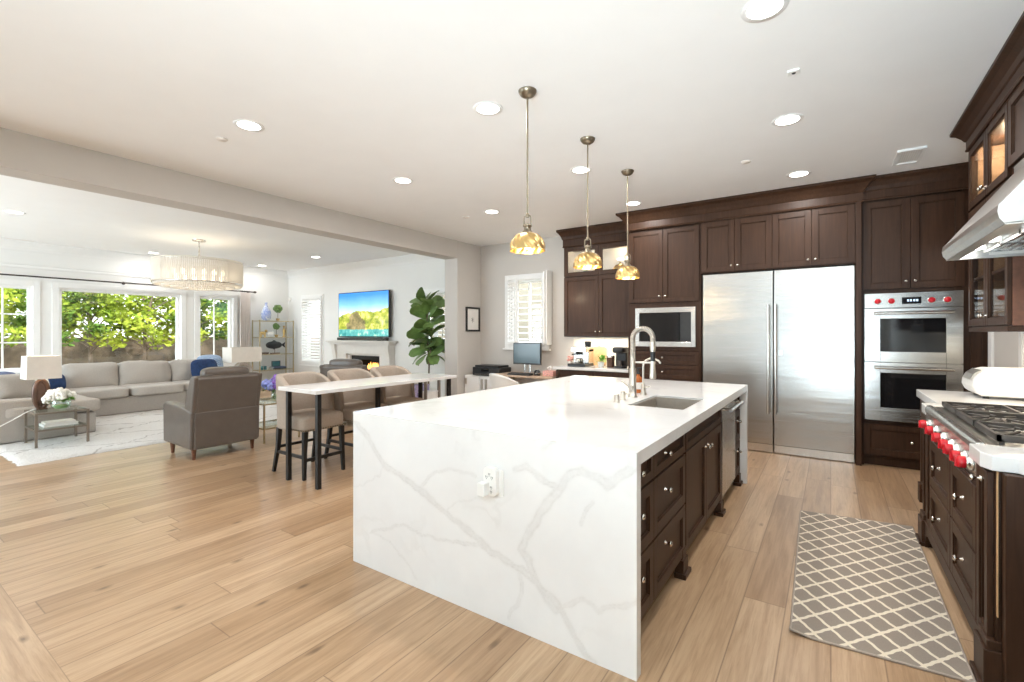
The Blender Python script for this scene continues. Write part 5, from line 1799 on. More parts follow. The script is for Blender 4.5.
pillow('pale grey scatter cushion on the sofa arm behind white flowers', (-8.86, 1.42, 0.685), (0.22, 0.52, 0.36), (0, -0.35, 0.5), M['sofa2'])
pillow('slate blue scatter cushion lying behind the bronze table lamp', (-9.75, 1.42, 0.665), (0.17, 0.50, 0.40), (0, -0.5, 0.35), M['bluegrey'])
pillow('white scatter cushion in the sofa corner by the table lamp', (-10.15, 1.86, 0.64), (0.16, 0.40, 0.32), (0, -0.35, 0.6), M['petal'])
pillow('navy scatter cushion propped against the sofa corner cushion', (-10.42, 2.10, 0.60), (0.14, 0.36, 0.30), (0, -0.35, 0.1), M['blue'])
pillow('navy throw pillow leaning on the sofa end cushion', (-10.30, 4.30, 0.66), (0.17, 0.50, 0.46), (0, -0.30, 0.1), M['blue'])
pillow('blue and white patterned throw pillow at sofa end', (-10.50, 4.48, 0.72), (0.15, 0.50, 0.48), (0, -0.24, -0.05), M['pattern'])

# table at the sofa's end with lamp, flowers, books
glass_table('glass_side_table', 'bronze and glass side table at the sofa end', -8.30, -7.80, 1.44, 1.91, 0.44, 0.22, M['pewter'], 0.012)
lx, ly, lz = -8.12, 1.545, 0.449
t = thing('table_lamp', 'bronze oval table lamp with square white shade on glass table', 'lamp', (lx, ly, lz))
MB().box(lx - 0.05, lx + 0.05, ly - 0.05, ly + 0.05, lz, lz + 0.02).build('lamp_foot', M['ceramicbrown'], t, bev=0.004)
mb = MB()
ring = []
for k in range(41):
    a = 2 * PI * k / 40
    ring.append((lx, ly + 0.062 * math.sin(a), lz + 0.19 + 0.17 * math.cos(a)))
mb.tube(ring, 0.026, 10, cap=False)
mb.soft((lx, ly, lz + 0.19), (0.03, 0.09, 0.30), k=2.4, n=6)
mb.build('lamp_base', M['ceramicbrown'], t)
MB().cyl((lx, ly, lz + 0.36), (lx, ly, lz + 0.46), 0.008).build('stem', M['antique'], t)
mb = MB()
b_, tp, z0, z1 = 0.158, 0.150, lz + 0.385, lz + 0.665
for (w0, w1, dz) in ((b_, tp, 0), (b_ - 0.004, tp - 0.004, 0)):
    vs = [(lx - w0, ly - w0, z0), (lx + w0, ly - w0, z0), (lx + w0, ly + w0, z0), (lx - w0, ly + w0, z0), (lx - w1, ly - w1, z1), (lx + w1, ly - w1, z1), (lx + w1, ly + w1, z1), (lx - w1, ly + w1, z1)]
    mb.add(vs, [(0, 1, 5, 4), (1, 2, 6, 5), (2, 3, 7, 6), (3, 0, 4, 7)])
mb.build('lamp_shade', M['linen'], t)
lamp('table_lamp_bulb', 'POINT', (lx, ly, lz + 0.54), 1.5, (1.0, 0.85, 0.65), soft=0.05, parent=t)
t = thing('white_bouquet', 'round glass bowl of white hydrangeas beside the table lamp', 'vase', (-7.95, 1.69, 0.449))
MB().lathe([(0.05, 0), (0.085, 0.02), (0.10, 0.06), (0.095, 0.10), (0.085, 0.13), (0.082, 0.13), (0.09, 0.10), (0.094, 0.06), (0.08, 0.025), (0.001, 0.012)], (-7.95, 1.69, 0.449), n=22, cap=False).build('glass_bowl', M['vaseglass'], t)
MB().lathe([(0.05, 0.014), (0.082, 0.05), (0.001, 0.052)], (-7.95, 1.69, 0.449), n=20).build('moss', M['leaf_bright'], t)
bouquet(t, (-7.95, 1.69, 0.57), 0.125, 0.052, [M['petal'], M['petal'], M['petal']], 19, M['leaf_bright'], 9, 0.85)
for i, (w, d, h, m_, l) in enumerate(((0.32, 0.24, 0.028, 'paper', 'white book at bottom of the pile on the glass shelf'), (0.28, 0.21, 0.022, 'linen', 'cream book on top of the pile on the glass shelf'))):
    z = 0.2445 + (0.0285 if i else 0)
    t = thing('coffee_table_book', l, 'book', (-8.04, 1.69, z))
    MB().box(-8.04 - d / 2 + 0.004, -8.04 + d / 2 - 0.004, 1.69 - w / 2 + 0.004, 1.69 + w / 2 - 0.004, z + 0.003, z + h - 0.003).build('pages', M['paper'], t)
    MB().box(-8.04 - d / 2, -8.04 + d / 2, 1.69 - w / 2, 1.69 + w / 2, z, z + 0.003).box(-8.04 - d / 2, -8.04 + d / 2, 1.69 - w / 2, 1.69 + w / 2, z + h - 0.003, z + h).box(-8.04 - d / 2, -8.04 + d / 2, 1.69 - w / 2, 1.69 - w / 2 + 0.003, z, z + h).build('cover', M[m_], t)
# lamp cord draped off the table
cord = [(-8.10, 1.60, 0.462), (-8.12, 1.48, 0.46), (-8.13, 1.40, 0.42), (-8.14, 1.30, 0.35), (-8.15, 1.20, 0.29), (-8.18, 1.08, 0.25), (-8.22, 0.96, 0.22), (-8.28, 0.80, 0.05), (-8.3, 0.70, 0.012)]
tag(MB().tube(cord, 0.007, 6).build('lamp_cord', M['whiteplastic']), 'white lamp cord trailing off the glass side table', 'cord')

# far lamp on console behind armchair
t = thing('end_table', 'dark end table carrying the far lamp beyond the sofa', 'side table', (-10.4, 5.0, 0))
ex, ey = -10.38, 5.06
t.location = (ex, ey, 0)
MB().box(ex - 0.25, ex + 0.25, ey - 0.20, ey + 0.20, 0.50, 0.53).build('table_top', M['walnut'], t, bev=0.004)
for sx in (-0.22, 0.22):
    for sy in (-0.17, 0.17):
        MB().box(ex + sx - 0.016, ex + sx + 0.016, ey + sy - 0.016, ey + sy + 0.016, 0, 0.50).build('leg', M['walnut'], t)
t = thing('table_lamp', 'arched-base table lamp with wide oatmeal shade near bookshelf', 'lamp', (ex, ey, 0.53))
mb = MB()
for rad in (0.21, 0.15):
    mb.tube([(ex + 0.0, ey + rad * math.cos(PI * k / 18), 0.545 + rad * 1.15 * math.sin(PI * k / 18)) for k in range(19)], 0.014, 8)
mb.box(ex - 0.06, ex + 0.06, ey - 0.24, ey + 0.24, 0.53, 0.548)
mb.cyl((ex, ey, 0.70), (ex, ey, 0.88), 0.008)
mb.build('lamp_base', M['brushed'], t)
mb = MB()
for k in (0, 0.004):
    a, b = 0.20 - k, 0.31 - k
    vs = [(ex - a, ey - b, 0.79), (ex + a, ey - b, 0.79), (ex + a, ey + b, 0.79), (ex - a, ey + b, 0.79), (ex - a, ey - b, 1.10), (ex + a, ey - b, 1.10), (ex + a, ey + b, 1.10), (ex - a, ey + b, 1.10)]
    mb.add(vs, [(0, 1, 5, 4), (1, 2, 6, 5), (2, 3, 7, 6), (3, 0, 4, 7)])
mb.build('lamp_shade', M['linen'], t)

# curtain rod and curtain
t = thing('curtain_rod', 'long dark curtain rod above the living room windows', 'curtain rod', (XL + 0.12, 3.6, 2.40))
MB().cyl((XL + 0.12, 0.9, 2.405), (XL + 0.12, 5.98, 2.405), 0.014, n=10).build('pole', M['rod'], t)
MB().lathe([(0.014, 0), (0.026, 0.01), (0.026, 0.05), (0.012, 0.07), (0.001, 0.075)], (XL + 0.12, 5.98, 2.405), 'y', 1, 14).build('finial', M['rod'], t)
for yy in (1.1, 3.45, 5.9):
    MB().cyl((XL, yy, 2.405), (XL + 0.12, yy, 2.405), 0.009).lathe([(0.03, 0), (0.03, 0.01)], (XL, yy, 2.405), 'x', 1, 14).build('bracket', M['rod'], t)


def curtain(label, y0, y1):
    t = thing('curtain', label, 'curtain', (XL + 0.12, (y0 + y1) / 2, 0))
    mb = MB()
    n = 48
    vs = []
    for j, z in enumerate((0.02, 0.6, 1.2, 1.8, 2.38)):
        for i in range(n + 1):
            f = i / n
            vs.append((XL + 0.12 + 0.035 * math.sin(f * 2 * PI * 5 + j * 0.15) * (1.0 - 0.08 * j), y0 + (y1 - y0) * f, z))
    fs = [(j * (n + 1) + i, j * (n + 1) + i + 1, (j + 1) * (n + 1) + i + 1, (j + 1) * (n + 1) + i) for j in range(4) for i in range(n)]
    mb.add(vs, fs, True)
    o = mb.build('curtain_panel', M['curtain'], t)
    so = o.modifiers.new('thick', 'SOLIDIFY')
    so.thickness = 0.006
    for k in range(6):
        y = y0 + (y1 - y0) * (k + 0.5) / 6
        MB().tube([(XL + 0.12 + 0.02 * math.cos(a), y, 2.405 + 0.02 * math.sin(a)) for a in [2 * PI * q / 12 for q in range(13)]], 0.003, 5).build('curtain_ring', M['rod'], t)
    return t


curtain('beige linen curtain gathered beside the bookshelf', 5.66, 5.90)

# ------------------------------------------------------------------ bookshelf
bx0, bx1, by0, by1 = -11.78, -11.44, 5.98, 6.84
t = thing('etagere', 'gold metal open bookshelf in the living room corner', 'bookshelf', ((bx0 + bx1) / 2, (by0 + by1) / 2, 0))
for x in (bx0, bx1):
    for y in (by0, by1):
        MB().box(x - 0.011, x + 0.011, y - 0.011, y + 0.011, 0, 1.72).build('post', M['shelf_gold'], t)
SZ = (0.10, 0.49, 0.88, 1.295, 1.705)
for z in SZ:
    mb = MB().box(bx0, bx1, by0, by0 + 0.016, z - 0.016, z).box(bx0, bx1, by1 - 0.016, by1, z - 0.016, z).box(bx0, bx0 + 0.016, by0, by1, z - 0.016, z).box(bx1 - 0.016, bx1, by0, by1, z - 0.016, z)
    mb.build('shelf_frame', M['shelf_gold'], t)
    MB().box(bx0 + 0.01, bx1 - 0.01, by0 + 0.01, by1 - 0.01, z, z + 0.006).build('glass_shelf', M['vaseglass'], t)['label'] = 'clear glass shelf'
XS = -11.60
t = thing('blue_vase', 'tall blue and white bottle vase on top of the bookshelf', 'vase', (XS, 6.22, 1.711))
MB().lathe([(0.06, 0), (0.10, 0.05), (0.115, 0.14), (0.10, 0.24), (0.06, 0.32), (0.028, 0.37), (0.024, 0.42), (0.034, 0.445), (0.028, 0.445)], (XS, 6.22, 1.711), n=24).build('vase_body', M['vase'], t)
MB().lathe([(0.062, 0), (0.062, 0.014)], (XS, 6.22, 1.711), n=20).build('foot_ring', M['teal'], t)


def topiary(label, y, z, r, h, k):
    t = thing('topiary', label, 'plant', (XS, y, z))
    MB().lathe([(0.032, 0), (0.045, 0.05), (0.048, 0.06), (0.001, 0.058)], (XS, y, z), n=16).build('pot', M['gold'], t)
    MB().cyl((XS, y, z + 0.05), (XS, y, z + h), 0.006, n=8).build('stem', M['bark'], t)
    rnd = random.Random(k)
    mb = MB()
    for i in range(120):
        d = Vector((rnd.gauss(0, 1), rnd.gauss(0, 1), rnd.gauss(0, 1))).normalized()
        p = Vector((XS, y, z + h)) + d * r * rnd.uniform(0.6, 1)
        mb.ball(p, r * 0.24, 5, 4)
    mb.build('foliage', M['leaf'], t)


topiary('bushy topiary in gold pot on top of bookshelf', 6.52, 1.711, 0.10, 0.30, 1)
topiary('ball topiary in gold pot on shelf below the top', 6.48, 1.301, 0.075, 0.27, 2)
t = thing('gold_figurine', 'small gold animal figurine beside the white piggy bank', 'figurine', (XS, 6.14, 1.301))
MB().soft((XS, 6.14, 1.40), (0.07, 0.15, 0.08), k=2.6, n=6).ball((XS, 6.22, 1.45), 0.035).build('body', M['gold'], t)
mb = MB()
for sx in (-0.02, 0.02):
    for sy in (-0.05, 0.05):
        mb.cyl((XS + sx, 6.14 + sy, 1.301), (XS + sx, 6.14 + sy, 1.38), 0.011, n=8)
mb.build('legs', M['gold'], t)
t = thing('piggy_bank', 'white ceramic piggy bank on the upper bookshelf level', 'ornament', (XS, 6.32, 1.301))
mb = MB().soft((XS, 6.32, 1.375), (0.10, 0.16, 0.11), k=2.4, n=7).ball((XS, 6.405, 1.385), 0.028, sq=(1, 0.8, 1))
mb.ball((XS - 0.03, 6.375, 1.432), 0.016, 8, 6).ball((XS + 0.03, 6.375, 1.432), 0.016, 8, 6)
mb.build('body', M['whiteplastic'], t)
mb = MB()
for sx in (-0.028, 0.028):
    for sy in (-0.045, 0.045):
        mb.cyl((XS + sx, 6.32 + sy, 1.301), (XS + sx, 6.32 + sy, 1.345), 0.013, n=8)
mb.build('feet', M['whiteplastic'], t)
t = thing('gold_statuette', 'slim gold statuette at shelf end near the shutters', 'figurine', (XS, 6.68, 1.301))
MB().lathe([(0.04, 0), (0.04, 0.02), (0.018, 0.03), (0.028, 0.10), (0.035, 0.16), (0.02, 0.21), (0.012, 0.24)], (XS, 6.68, 1.301), n=14).build('body', M['gold'], t)
MB().ball((XS, 6.68, 1.565), 0.026).build('top_ball', M['gold'], t)
t = thing('fish_sculpture', 'dark fish sculpture on a stand in the bookshelf', 'sculpture', (XS, 6.45, 0.886))
MB().soft((XS, 6.42, 1.10), (0.09, 0.42, 0.19), k=2.1, n=9).build('fish_body', M['blackplastic'], t)
MB().prism([(6.60, 1.10), (6.71, 1.17), (6.69, 1.10), (6.71, 1.03)], 'x', XS - 0.012, XS + 0.012).build('tail_fin', M['blackplastic'], t)
MB().prism([(6.33, 1.17), (6.42, 1.225), (6.52, 1.17)], 'x', XS - 0.008, XS + 0.008).prism([(6.36, 1.03), (6.42, 0.985), (6.48, 1.03)], 'x', XS - 0.008, XS + 0.008).build('fins', M['blackplastic'], t)
MB().box(XS - 0.05, XS + 0.05, 6.34, 6.55, 0.886, 0.905).cyl((XS, 6.44, 0.905), (XS, 6.44, 1.03), 0.006).build('stand', M['walnut'], t)
t = thing('storage_box', 'flat bronze box on the fish sculpture shelf', 'box', (XS, 6.16, 0.886))
MB().box(XS - 0.07, XS + 0.07, 6.09, 6.25, 0.886, 0.912).build('box_body', M['ceramicbrown'], t)
MB().box(XS - 0.073, XS + 0.073, 6.087, 6.253, 0.912, 0.922).build('lid', M['ceramicbrown'], t)
t = thing('picture_frame', 'small dark framed picture standing on shelf books', 'picture frame', (XS, 6.45, 0.56))
MB().box(XS - 0.012, XS + 0.012, 6.36, 6.58, 0.558, 0.70).build('frame', M['blackplastic'], t)
MB().box(XS + 0.012, XS + 0.015, 6.38, 6.56, 0.575, 0.685).build('picture', M['teal'], t)
for i, (m_, l) in enumerate((('blackplastic', 'black shelf book lying at the bottom under picture frame'), ('bluegrey', 'slate blue shelf book lying directly under picture frame'))):
    z = 0.496 + i * 0.031
    t = thing('shelf_book', l, 'book', (XS, 6.5, z))
    MB().box(XS - 0.10, XS + 0.10, 6.34 + 0.02 * i, 6.68, z + 0.004, z + 0.026).build('pages', M['paper'], t)
    MB().box(XS - 0.105, XS + 0.105, 6.335 + 0.02 * i, 6.685, z, z + 0.004).box(XS - 0.105, XS + 0.105, 6.335 + 0.02 * i, 6.685, z + 0.026, z + 0.03).box(XS + 0.10, XS + 0.105, 6.335 + 0.02 * i, 6.685, z, z + 0.03).build('cover', M[m_], t)
for y, l in ((6.12, 'teal candle jar on lower shelf nearest the curtain'), (6.20, 'teal candle jar on lower shelf nearest the books')):
    t = thing('candle_jar', l, 'candle', (XS, y, 0.496), 'teal candle jars')
    MB().lathe([(0.030, 0), (0.032, 0.005), (0.032, 0.075), (0.028, 0.075)], (XS, y, 0.496), n=16).build('jar', M['teal'], t)
    MB().lathe([(0.033, 0.075), (0.033, 0.088), (0.001, 0.09)], (XS, y, 0.496), n=16).build('lid', M['teal'], t)
t = thing('alarm_sensor', 'tiny white alarm sensor in the living room corner', 'sensor', (-11.7, 6.93, 2.28))
MB().box(-11.79, -11.73, YB - 0.045, YB, 2.24, 2.33).build('housing', M['whiteplastic'], t, bev=0.006)
MB().box(-11.78, -11.74, YB - 0.048, YB - 0.044, 2.25, 2.28).build('lens', M['linen'], t)

# ------------------------------------------------------------------ television wall
with_rod(shutter('plantation_shutter', 'closed white plantation shutter beside the television', -11.20, -10.33, 0.64, 2.31, YB - 0.062, math.radians(52), 22, 0.06))
for k, (a, b) in enumerate(((-6.94, -6.52), (-6.52, -6.10))):
    with_rod(shutter('plantation_shutter', ('open white plantation shutter behind the fig plant, nearer fireplace', 'open white plantation shutter behind fig plant, nearer the room divider')[k], a, b, 1.04, 2.24, YB - 0.062, math.radians(8), 14, 0.045))

t = thing('television', 'large wall-mounted television showing a lakeside landscape', 'television', (-8.76, YB - 0.1, 1.31))
MB().box(-9.56, -7.82, YB - 0.115, YB - 0.065, 1.31, 2.33).build('housing', M['blackplastic'], t, bev=0.004)
MB().box(-9.542, -7.838, YB - 0.1175, YB - 0.115, 1.328, 2.314).build('screen', M['screen'], t)['label'] = 'screen with lake, trees and blue sky'
MB().box(-9.0, -8.5, YB - 0.065, YB - 0.001, 1.6, 2.0).build('wall_bracket', M['black'], t)
t = thing('soundbar', 'black soundbar lying on the white fireplace mantel', 'soundbar', (-8.72, YB - 0.12, 1.232))
MB().box(-9.55, -7.95, YB - 0.17, YB - 0.08, 1.236, 1.298).build('bar', M['blackplastic'], t, bev=0.015, seg=3)
MB().box(-9.50, -8.0, YB - 0.174, YB - 0.168, 1.248, 1.286).build('grille', M['iron'], t)
mb = MB().box(-9.4, -9.34, YB - 0.16, YB - 0.09, 1.231, 1.237).box(-8.15, -8.09, YB - 0.16, YB - 0.09, 1.231, 1.237)
mb.build('feet', M['black'], t)
t = thing('remote_stand', 'small dark media box beside soundbar on the mantel', 'media box', (-7.92, YB - 0.15, 1.231))
MB().box(-7.945, -7.85, YB - 0.19, YB - 0.10, 1.231, 1.29).build('case', M['iron'], t, bev=0.004)
MB().box(-7.93, -7.866, YB - 0.193, YB - 0.189, 1.245, 1.275).build('front_panel', M['darkglass'], t)

# fireplace
t = thing('fireplace', 'white limestone fireplace with a black firebox below the television', 'fireplace', (-8.69, YB - 0.1, 0))
mb = MB()
mb.box(-9.84, -7.66, YB - 0.27, YB, 1.195, 1.231).box(-9.80, -7.70, YB - 0.24, YB, 1.165, 1.195).box(-9.77, -7.73, YB - 0.21, YB, 1.135, 1.165)
mb.build('mantel_shelf', M['limestone'], t, bev=0.008, seg=3)
mb = MB()
mb.box(-9.72, -7.76, YB - 0.13, YB, 0.93, 1.135)
for (a, b) in ((-9.72, -9.27), (-8.11, -7.76)):
    mb.box(a, b, YB - 0.13, YB, 0.0, 0.93)
mb.box(-9.27, -8.11, YB - 0.06, YB - 0.002, 0.89, 0.93).box(-9.27, -9.20, YB - 0.06, YB - 0.002, 0, 0.93).box(-8.18, -8.11, YB - 0.06, YB - 0.002, 0, 0.93).box(-9.27, -8.11, YB - 0.06, YB - 0.002, 0, 0.30)
mb.build('surround', M['limestone'], t, bev=0.006)
for sg, xx in ((1, -9.66), (-1, -7.82)):
    p = [(YB - 0.13, 0.66), (YB - 0.155, 0.74), (YB - 0.165, 0.90), (YB - 0.20, 1.05), (YB - 0.205, 1.135), (YB - 0.13, 1.135)]
    MB().prism(p, 'x', xx - 0.06, xx + 0.06).build('corbel', M['limestone'], t, bev=0.006)
mb = MB()
mb.box(-9.20, -8.18, YB + 0.21, YB + 0.60, 0.28, 0.30) if False else None
f0, f1 = YB - 0.02, YB + 0.55
mb.box(-9.20, -9.18, f0, f1, 0.30, 0.89).box(-8.20, -8.18, f0, f1, 0.30, 0.89).box(-9.18, -8.20, f1 - 0.02, f1, 0.30, 0.89).box(-9.18, -8.20, f0, f1, 0.30, 0.32).box(-9.18, -8.20, f0, f1, 0.87, 0.89)
mb.build('firebox', M['fireblack'], t)
MB().box(-9.18, -8.20, YB - 0.016, YB - 0.006, 0.80, 0.87).build('hood_trim', M['black'], t)
mb = MB()
rnd = random.Random(5)
for i in range(5):
    x = -8.95 + i * 0.13
    mb.cyl((x - 0.14, YB + 0.12 + rnd.uniform(0, 0.1), 0.50 + 0.02 * i), (x + 0.16, YB + 0.22 + rnd.uniform(0, 0.1), 0.60 - 0.02 * (i % 2)), 0.035, n=9)
mb.box(-9.05, -8.33, YB + 0.06, YB + 0.32, 0.32, 0.50)
mb.build('logs', M['ember'], t)
mb = MB()
for i in range(11):
    x = -8.86 + 0.042 * i + rnd.uniform(-0.02, 0.02)
    h = 0.08 + 0.11 * math.sin(PI * (i + 0.5) / 11) * rnd.uniform(0.7, 1.1)
    mb.lathe([(0.012, 0), (0.026, h * 0.25), (0.017, h * 0.6), (0.001, h)], (x, YB + 0.15 + rnd.uniform(-0.03, 0.05), 0.57), n=8)
mb.build('flames', M['flame'], t)
lamp('fire_light', 'POINT', (-8.69, YB + 0.15, 0.66), 4, (1.0, 0.5, 0.18), soft=0.08, parent=t)

# fiddle leaf fig and low console
px_, py_ = -6.18, 6.34
t = thing('fiddle_leaf_fig', 'tall fiddle leaf fig plant beside the room divider', 'plant', (px_, py_, 0))
MB().lathe([(0.15, 0), (0.19, 0.02), (0.22, 0.36), (0.20, 0.37), (0.195, 0.33), (0.001, 0.32)], (px_, py_, 0), n=24).build('pot', M['whiteplastic'], t)
mb = MB()
trunk = [(px_, py_, 0.30), (px_ + 0.02, py_, 0.8), (px_ - 0.01, py_ - 0.02, 1.3), (px_ - 0.03, py_, 1.72), (px_ - 0.02, py_, 1.95)]
mb.tube(trunk, 0.017, 8, r2=0.008)
mb.tube([(px_ + 0.02, py_, 0.80), (px_ + 0.12, py_ - 0.05, 1.2), (px_ + 0.14, py_ - 0.06, 1.5)], 0.010, 8, r2=0.006)
mb.build('trunk', M['bark'], t)
lf = MB()


def fig_leaf(mb, p, d, up, L, Wd):
    d = d.normalized()
    s = d.cross(up).normalized()
    n_ = s.cross(d).normalized()
    rows = [(0.0, 0.02, 0), (0.15, 0.22, 0.02), (0.35, 0.36, 0.03), (0.55, 0.42, 0.02), (0.75, 0.46, -0.02), (0.90, 0.32, -0.07), (1.0, 0.03, -0.12)]
    vs = []
    for u, w, dz in rows:
        c = p + d * (L * u) + n_ * (L * dz)
        vs += [c - s * (w * Wd) + n_ * 0.018, c, c + s * (w * Wd) + n_ * 0.018]
    fs = []
    for i in range(len(rows) - 1):
        a = i * 3
        fs += [(a, a + 1, a + 4, a + 3), (a + 1, a + 2, a + 5, a + 4)]
    mb.add(vs, fs, True)


rnd = random.Random(21)
def leaves(mb, base, n, spread, zlo, zhi, L0, L1, upb):
    for i in range(n):
        z = zlo + (zhi - zlo) * (i + 0.5) / n
        a = i * 2.4 + rnd.uniform(-0.4, 0.4)
        d = Vector((math.cos(a), math.sin(a), upb + rnd.uniform(-0.5, 0.6)))
        p = Vector((base[0] + 0.03 * math.cos(a), base[1] + 0.03 * math.sin(a), z))
        L = rnd.uniform(L0, L1)
        while p.x + d.normalized().x * L > -5.76 or p.y + d.normalized().y * L > 6.85:
            L *= 0.85
        roll = Vector((rnd.uniform(-0.8, 0.8), rnd.uniform(-1.2, 0.2), 0.8))
        fig_leaf(mb, p, d, roll, L, L * 0.66)
leaves(lf, (px_ - 0.02, py_), 16, 0, 1.60, 2.0, 0.30, 0.42, 0.75)
leaves(lf, (px_ + 0.10, py_ - 0.05), 12, 0, 1.30, 1.62, 0.28, 0.38, 0.2)
leaves(lf, (px_ + 0.0, py_), 26, 0, 0.96, 1.34, 0.30, 0.42, -0.1)
lf.build('leaves', M['leaf'], t)

t = thing('console_table', 'low dark-topped console with a lower shelf behind bar table', 'console table', (-5.85, 5.5, 0))
kx0, kx1, ky0, ky1 = -6.15, -5.50, 5.58, 6.02
t.location = ((kx0 + kx1) / 2, (ky0 + ky1) / 2, 0)
MB().prism(rrect((kx0 + kx1) / 2, (ky0 + ky1) / 2, kx1 - kx0, ky1 - ky0, 0.12), 'z', 0.66, 0.69).build('table_top', M['black'], t, bev=0.006)
for x in (kx0 + 0.06, kx1 - 0.06):
    for y in (ky0 + 0.06, ky1 - 0.06):
        MB().box(x - 0.02, x + 0.02, y - 0.02, y + 0.02, 0, 0.66).build('leg', M['pewter'], t)
MB().box(kx0 + 0.04, kx1 - 0.04, ky0 + 0.04, ky1 - 0.04, 0.20, 0.225).build('shelf', M['walnut'], t)
t = thing('storage_basket', 'white bin with printed pattern on the console shelf', 'basket', (-6.0, 5.75, 0.225))
MB().box(-6.09, -5.92, 5.64, 5.92, 0.226, 0.54).build('bin', M['petal'], t, bev=0.01)
MB().prism(rrect(-6.0, 0.38, 0.10, 0.16, 0.04), 'y', 5.634, 5.64).build('printed_patch', M['blackplastic'], t)
t = thing('storage_basket', 'lilac storage box on console shelf, middle of three', 'basket', (-5.83, 5.75, 0.225))
MB().box(-5.90, -5.76, 5.64, 5.94, 0.226, 0.50).build('bin', M['lilac'], t, bev=0.01)
MB().box(-5.905, -5.755, 5.635, 5.945, 0.50, 0.515).build('lid', M['lilac'], t)
t = thing('storage_basket', 'plain white storage box on console shelf beside lilac box', 'basket', (-5.65, 5.75, 0.225))
MB().box(-5.73, -5.56, 5.64, 5.94, 0.226, 0.40).build('bin', M['paper'], t, bev=0.01)
MB().box(-5.735, -5.555, 5.635, 5.945, 0.40, 0.415).build('lid', M['whiteplastic'], t)

# ------------------------------------------------------------------ desk corner
t = thing('framed_print', 'small black framed print on wall by the desk', 'picture', (XB1, 6.7, 1.43))
mb = MB()
for (a, b, c, d) in ((6.50, 6.53, 1.43, 1.87), (6.86, 6.89, 1.43, 1.87), (6.53, 6.86, 1.43, 1.46), (6.53, 6.86, 1.84, 1.87)):
    mb.box(XB1, XB1 + 0.03, a, b, c, d)
mb.build('frame', M['blackplastic'], t, bev=0.002)
MB().box(XB1 + 0.002, XB1 + 0.012, 6.53, 6.86, 1.46, 1.84).build('mat_board', M['paper'], t)
mb = MB()
for k in range(6):
    a = k * PI / 3 + 0.4
    mb.cyl((XB1 + 0.0125, 6.69, 1.64), (XB1 + 0.0125, 6.69 + 0.045 * math.cos(a), 1.64 + 0.05 * math.sin(a)), 0.003, n=5)
mb.build('ink_drawing', M['blackplastic'], t)

with_rod(shutter('plantation_shutter', 'narrow closed white shutter on desk window, nearer framed print', -4.80, -4.61, 1.19, 2.37, YB - 0.055, math.radians(58), 16, 0.03))
with_rod(shutter('plantation_shutter', 'wide open white shutter showing the view above the computer monitor', -4.60, -4.03, 1.19, 2.37, YB - 0.055, math.radians(12), 10, 0.042))
t = thing('plantation_shutter', 'white shutter panel folded out edge-on beside the desk window', 'shutter', (-3.93, 6.85, 1.19))
MB().box(-3.945, -3.915, 6.72, 6.915, 1.20, 2.42).build('shutter_frame', M['trim'], t, bev=0.003)
MB().box(-3.905, -3.880, 6.74, 6.915, 1.20, 2.44).build('folded_leaf', M['trim'], t, bev=0.003)

t = thing('desk', 'light wood desk top below the shuttered kitchen window', 'desk', (-4.1, 6.6, 0))
MB().box(-4.72, -3.535, 6.30, YB - 0.02, 0.685, 0.715).build('desk_top', M['desktop'], t, bev=0.003)
for x in (-4.68, -3.60):
    for y in (6.34, 6.88):
        MB().box(x - 0.02, x + 0.02, y - 0.02, y + 0.02, 0, 0.685).build('leg', M['trim'], t)
t = thing('filing_cabinet', 'white filing cabinet under the black printer', 'cabinet', (-5.05, 6.7, 0))
MB().box(-5.395, -4.735, 6.46, YB - 0.02, 0.02, 0.655).build('body', M['trim'], t, bev=0.004)
for (a, b) in ((-5.39, -5.07), (-5.06, -4.74)):
    d = MB().box(a, b, 6.44, 6.46, 0.04, 0.645).build('door', M['trim'], t, bev=0.003)
MB().box(-5.02, -4.98, 6.425, 6.44, 0.42, 0.60).build('handle', M['brushed'], d)
MB().box(-4.93, -4.89, 6.425, 6.44, 0.42, 0.60).build('handle', M['brushed'], d)
MB().box(-5.385, -5.34, 6.432, 6.44, 0.50, 0.60).build('hinge_plate', M['brushed'], t)
t = thing('printer', 'black desktop printer on the white filing cabinet', 'printer', (-4.97, 6.65, 0.655))
MB().box(-5.26, -4.67, 6.50, 6.86, 0.656, 0.80).build('body', M['blackplastic'], t, bev=0.012, seg=3)
MB().box(-5.22, -4.71, 6.52, 6.84, 0.80, 0.835).build('scanner_lid', M['blackplastic'], t, bev=0.008)
MB().box(-5.16, -4.80, 6.42, 6.52, 0.672, 0.69).build('paper_tray', M['iron'], t)
MB().box(-5.06, -4.90, 6.494, 6.50, 0.73, 0.78).build('control_panel', M['darkglass'], t)
t = thing('computer_monitor', 'black flat computer monitor standing on the desk', 'monitor', (-4.17, 6.66, 0.715))
sc_mat, tt = new_mat('idle_screen')
tt.pbr((0.10, 0.145, 0.165), 0.15)
MB().box(-4.455, -3.915, 6.60, 6.635, 0.875, 1.235).build('housing', M['blackplastic'], t, bev=0.005)
MB().box(-4.440, -3.930, 6.597, 6.60, 0.900, 1.222).build('screen', sc_mat, t)
MB().box(-4.27, -4.11, 6.56, 6.72, 0.715, 0.727).box(-4.25, -4.235, 6.635, 6.65, 0.727, 0.93).box(-4.145, -4.13, 6.635, 6.65, 0.727, 0.93).build('stand', M['chrome_strip'], t)
t = thing('keyboard', 'black keyboard lying in front of the computer monitor', 'keyboard', (-4.2, 6.45, 0.715))
MB().prism([(6.33, 0.716), (6.49, 0.716), (6.49, 0.745), (6.33, 0.73)], 'x', -4.40, -3.98).build('case', M['blackplastic'], t, bev=0.004)
mb = MB()
